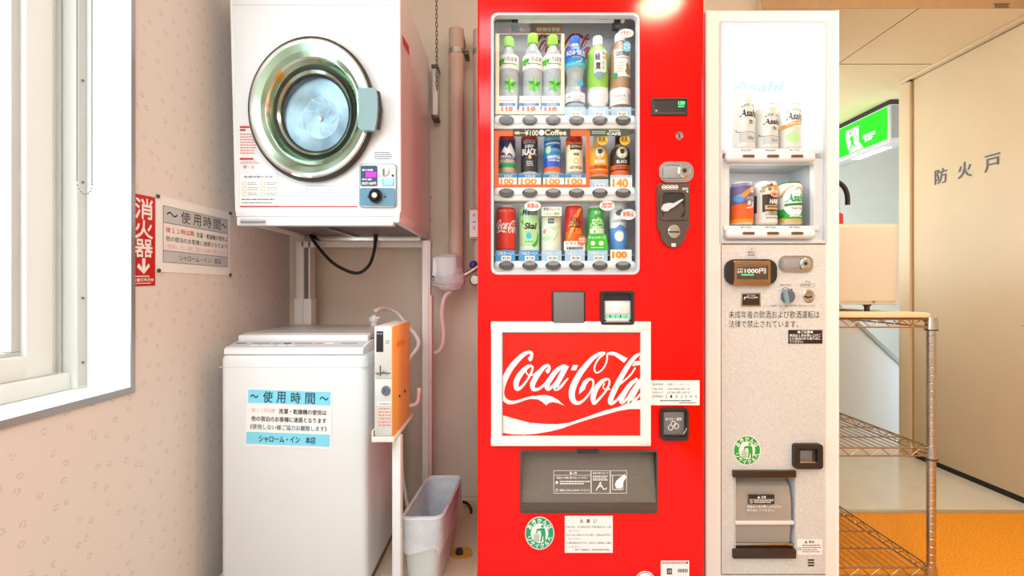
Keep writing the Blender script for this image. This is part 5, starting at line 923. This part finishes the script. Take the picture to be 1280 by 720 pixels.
def jit(L, a): return [p+Vector(((rr.random()-.5)*a, (rr.random()-.5)*a, (rr.random()-.5)*a)) for p in L]
Tq = rnd4(inset(top, -.010), .034); low = [Vector((p.x, p.y, .256-.085-.03*rr.random()+.05*max(0, (p.y-1.5)))) for p in rnd4(inset(top, -.011), .034)]
Ti = rnd4(inset(top, .012), .03); mid = jit(rnd4(inset([ (a*.5+c*.5) for a, c in zip(top, bot)], .014), .03), .008); bo = jit(rnd4(inset([p+Vector((0, 0, .03)) for p in bot], .016), .03), .008)
Tu = [p+Vector((0, 0, .008)) for p in rnd4(top, .032)]
seq = [low, [p+Vector((0, 0, -.012)) for p in Tq], Tu, [p+Vector((0, 0, -.01)) for p in Ti], mid, bo]
vs = sum(seq, []); fs = []
for k in range(len(seq)-1): fs += [[k*n+i, k*n+(i+1) % n, (k+1)*n+(i+1) % n, (k+1)*n+i] for i in range(n)]
fs.append([5*n+i for i in range(n)])
b.add(vs, fs, 'bag'); b.build('bin_liner', **T('clear plastic bag lining and folded over the narrow grey bin', 'bag'))
b = MB(); b.tube([P(579, 627, 1.97), P(586, 631, 1.95), P(589, 640, 1.93), P(585, 650, 1.90), P(577, 654, 1.88)], .006, 'black'); b.build('floor_cable', **T('black cable end curling on the floor beside the red machine', 'cable'))
b = MB(); b.tube([Vector((-.449, 1.75, .44)), P(501, 545, 1.75), P(503, 590, 1.75), P(507, 618, 1.74), P(512, 645, 1.74), P(513, 670, 1.74)], .006, 'offwhite', 8); b.build('outlet_hose', **T('white hose hanging behind the coin box post', 'hose'))

# ================================================================== SIGNS ON THE LEFT WALL, BLIND CHAIN
XW = -.9855; fw = fx(XW)
b = MB(); a1, a2, a3, a4 = fw(165, 241), fw(194.5, 247), fw(193.5, 357), fw(164.5, 358)
a2.y = a3.y = (a2.y+a3.y)/2; a1.y = a4.y = (a1.y+a4.y)/2
q = fquad(a1, a2, a3, a4); b.prism([q(0, 0), q(100, 0), q(100, 100), q(0, 100)], (-.0012, 0, 0), 'ink_red'); g = lift(q, (.0005, 0, 0))
for ch, v0, v1 in (('消', 4, 26), ('火', 28, 47.5), ('器', 49, 68)): txt(b, ch, 12, v0, 88, v1, g, 'paper', .03)
poly(b, [(42, 69.5), (56, 69.5), (56, 80), (70, 75), (76, 78), (49, 87), (20, 79), (27, 75), (42, 80)], g, 'paper'); dashes(b, 3, 88.6, 95, 91, 1, g, 'paper', .6, 2); txt(b, '設置日年月会', 5, 91.5, 92, 95, g, 'paper', .03); dashes(b, 5, 96.5, 92, 98.6, 1, g, 'paper', .5, 5); b.build('extinguisher_sign', **T('red vertical sign with white characters and down arrow on the left wall', 'sign'))
wnp = thing('wall_notice', 'white printed notice pinned to the left wall beside the red sign', 'notice', (XW, 1.42, 1.05))
b = MB(); c1, c2, c3, c4 = fw(195, 243), fw(288, 266), fw(288, 344.5), fw(196, 339.5); c1.y = c4.y = (c1.y+c4.y)/2
q = fquad(c1, c2, c3, c4); b.prism([q(0, 0), q(100, 0), q(100, 100), q(0, 100)], (-.001, 0, 0), 'paper'); g = lift(q, (.0004, 0, 0)); h = lift(q, (.0008, 0, 0))
b.flat([g(7, 12), g(95, 12), g(95, 34), g(7, 34)], 'lightgrey'); b.flat([g(7, 71), g(95, 71), g(95, 87), g(7, 87)], 'lightgrey'); frame_line(b, 7, 12, 95, 87, h, 'ink_soft', .5)
for v in (34, 71): b.flat([h(7, v), h(95, v), h(95, v+.7), h(7, v+.7)], 'ink_soft')
for ch, u0, u1, v0, v1 in (('〜', 11, 24, 19, 25), ('使', 28, 40, 14.5, 31), ('用', 44, 54, 15, 31), ('時', 58, 69, 14.5, 31), ('間', 73, 83, 15, 31), ('〜', 85, 93, 20, 26)): txt(b, ch, u0, v0, u1, v1, h, 'ink', .0)
txt(b, '夜１１時以降', 10, 39.5, 45, 47, h, 'salmon_ink', .01); txt(b, '洗濯・乾燥機の使用は', 48, 40, 94, 47.5, h, 'ink', .0); txt(b, '他の宿泊のお客様に迷惑となります', 10, 51.5, 94, 58.5, h, 'ink', .0); txt(b, '（使用しない様ご協力お願い致します）', 10, 62, 94, 69, h, 'pink_ink', .0); txt(b, 'シャローム・イン　本店', 26, 75, 84, 83.5, h, 'ink', .0); b.build('sheet', wnp)
for u, v in ((1, 2), (99, 1), (99, 99), (2, 98.5)):
    b = MB(); b.lathe([(.006, 0), (.005, .004), (.0001, .005)], q(u, v)+Vector((.0005, 0, 0)), 'brown_plastic', 'x', 12); b.build('push_pin', wnp)
b = MB(); pts = []; z0 = 1.235; z = 2.18
ya_, yb2 = 1.128, 1.168
while z > z0: pts.append((-1.078, ya_, z)); z -= .0046
for k in range(1, 9): a = PI*k/9; pts.append((-1.078, (ya_+yb2)/2-(yb2-ya_)/2*math.cos(a), z0-.028*math.sin(a)))
z = z0
while z < 2.18: pts.append((-1.078, yb2, z)); z += .0046
for p in pts: b.sphere(p, .0019, 'beads', 6, 4)
b.build('blind_chain', **T('looped bead chain of a window blind hanging in the window reveal', 'chain'))

# ================================================================== EXIT SIGN, RACK, OVEN
XE = 2.43; fe = fx(XE)
es = thing('exit_sign', 'green illuminated emergency exit sign with running figure under the stairwell ceiling', 'sign', (2.5, 3.2, 2.18))
y0, y1, zt_, zb_ = 2.925, 3.52, 2.155, 1.905
b = MB(); b.box(XE, XE+.14, y0, y1, zb_, zt_, 'lightgrey', .006); b.box(XE-.005, XE+.15, y0-.006, y1+.006, zt_, 2.181, 'dark'); b.box(XE+.01, XE+.06, y0-.001, y0, zb_+.03, zt_-.01, 'grey'); b.build('housing', es)
b = MB(); q = fquad((XE-.002, y1-.01, zt_-.012), (XE-.002, y0+.02, zt_-.012), (XE-.002, y0+.02, zb_+.028), (XE-.002, y1-.01, zb_+.028))
b.prism([q(0, 0), q(100, 0), q(100, 100), q(0, 100)], (.002, 0, 0), 'exit_green'); g = lift(q, (-.0006, 0, 0)); h = lift(q, (-.0012, 0, 0))
poly(b, [(36, 17), (57, 17), (57, 70), (65, 97), (42, 97), (38, 70), (36, 45)], g, 'exit_white'); b.flat(mp(h, ell(43.5, 31, 2.2, 5, 14)), 'exit_green')
for s_ in ([(37, 57, 4), (43, 48, 5), (46, 42, 6)], [(45, 42, 8), (46, 55, 9), (47, 66, 7)], [(46, 44, 4), (52, 46, 4), (54, 54, 3)], [(47, 64, 6), (44, 80, 5), (41, 93, 4)], [(47, 64, 6), (51, 80, 5), (58, 83, 4)]): ribbon(b, [(x, y, w_*.55) for x, y, w_ in s_], h, 'exit_green')
txt(b, '非常口', 64, 57, 82, 68, g, 'exit_white', .05); txt(b, 'EXIT', 67, 71, 79, 80, g, 'exit_white', .05); b.build('face', es, label='glowing green face')
b = MB(); b.box(XE+.03, XE+.09, 3.02, 3.30, zb_-.003, zb_, 'lamp'); b.build('emergency_lamp', es)
rk = thing('wire_rack', 'chrome wire shelving rack beside the white beer machine', 'rack', (1.21, 1.715, 0))
xa, xb, ya, yb = 1.04, 1.372, 1.49, 1.945
for x in (xa, xb):
    for y in (ya, yb):
        b = MB(); prof = [(.0125, .012)]
        z = .05
        while z < .86: prof += [(.0125, z), (.0117, z+.0012), (.0117, z+.0028), (.0125, z+.004)]; z += .0254
        prof += [(.0125, .868), (.0105, .872)]
        b.lathe(prof, (x, y, 0), 'steel', n=18); b.lathe([(.017, 0), (.017, .008), (.009, .012)], (x, y, 0), 'dark', n=14); b.build('post', rk)
def wire_shelf(z):
    b = MB(); t = .0028; lo = z-.026
    for zz in (z, lo):
        for p, q_ in (((xa, ya, zz), (xb, ya, zz)), ((xa, yb, zz), (xb, yb, zz)), ((xa, ya, zz), (xa, yb, zz)), ((xb, ya, zz), (xb, yb, zz))): b.tube([p, q_], t, 'bronze', 6, False)
    def zig(p, q_, n):
        p, q_ = Vector(p), Vector(q_); pts = [p+(q_-p)*i/n+Vector((0, 0, 0 if i % 2 else lo-z)) for i in range(n+1)]; b.tube(pts, .0018, 'bronze', 5, False)
    zig((xa, ya, z), (xb, ya, z), 10); zig((xa, yb, z), (xb, yb, z), 10); zig((xb, ya, z), (xb, yb, z), 14); zig((xa, ya, z), (xa, yb, z), 14)
    k = 1
    while xa+k*.026 < xb: b.tube([(xa+k*.026, ya, z+.002), (xa+k*.026, yb, z+.002)], .0016, 'bronze', 5, False); k += 1
    for i in (1, 2, 3): b.tube([(xa, ya+(yb-ya)*i/4, z-.002), (xb, ya+(yb-ya)*i/4, z-.002)], .0024, 'bronze', 6, False)
    for x in (xa, xb):
        for y in (ya, yb): b.lathe([(.0175, lo-.008), (.0155, z+.006)], (x, y, 0), 'steel', n=16); b.lathe([(.0182, lo-.011), (.0182, lo-.007)], (x, y, 0), 'dark', n=16)
    b.build('wire_shelf', rk)
for z in (.868, .447, .055): wire_shelf(z)
MB().box(xa-.012, xb-.012, ya-.010, yb+.01, .8735, .8895, 'board', .0015).build('shelf_board', **T('pale wooden board lying on the top of the wire rack', 'board'))
mw = thing('microwave_oven', 'beige box-shaped oven standing on the rack board', 'oven', (1.18, 1.74, .89))
b = MB(); b.box(1.03, 1.318, 1.55, 1.93, .917, 1.188, 'oven', .014, 3); b.box(1.026, 1.322, 1.556, 1.57, .913, 1.19, 'oven', .006)
b.lathe([(.004, 0), (.003, -.002), (.0001, -.002)], P(1092, 377.5, 1.55), 'joint', 'y', 12); b.build('body', mw)
for x in (1.06, 1.228):
    for y in (1.575, 1.86): b = MB(); b.lathe([(.008, .8895), (.008, .905), (.019, .918)], (x, y, 0), 'espresso', n=16); b.build('foot', mw)
kt = thing('electric_kettle', 'kettle with black curved handle and red base on the oven, mostly behind the white machine', 'kettle', (1.142, 1.72, 1.19))
b = MB(); b.lathe([(.075, 1.245), (.078, 1.26), (.076, 1.36), (.06, 1.42), (.02, 1.44), (.0001, 1.445)], (1.142, 1.72, 0), 'dark', n=28); b.build('body', kt)
b = MB(); b.lathe([(.082, 1.19), (.089, 1.2), (.089, 1.24), (.075, 1.25)], (1.142, 1.72, 0), 'ink_red', n=28); b.build('base', kt, label='red base')
b = MB(); b.tube([(1.16, 1.70, 1.385), P(1046, 227, 1.70), P(1055, 234, 1.70), P(1059, 244, 1.70), P(1059.5, 256, 1.70)], .0085, 'dark'); b.build('handle', kt)
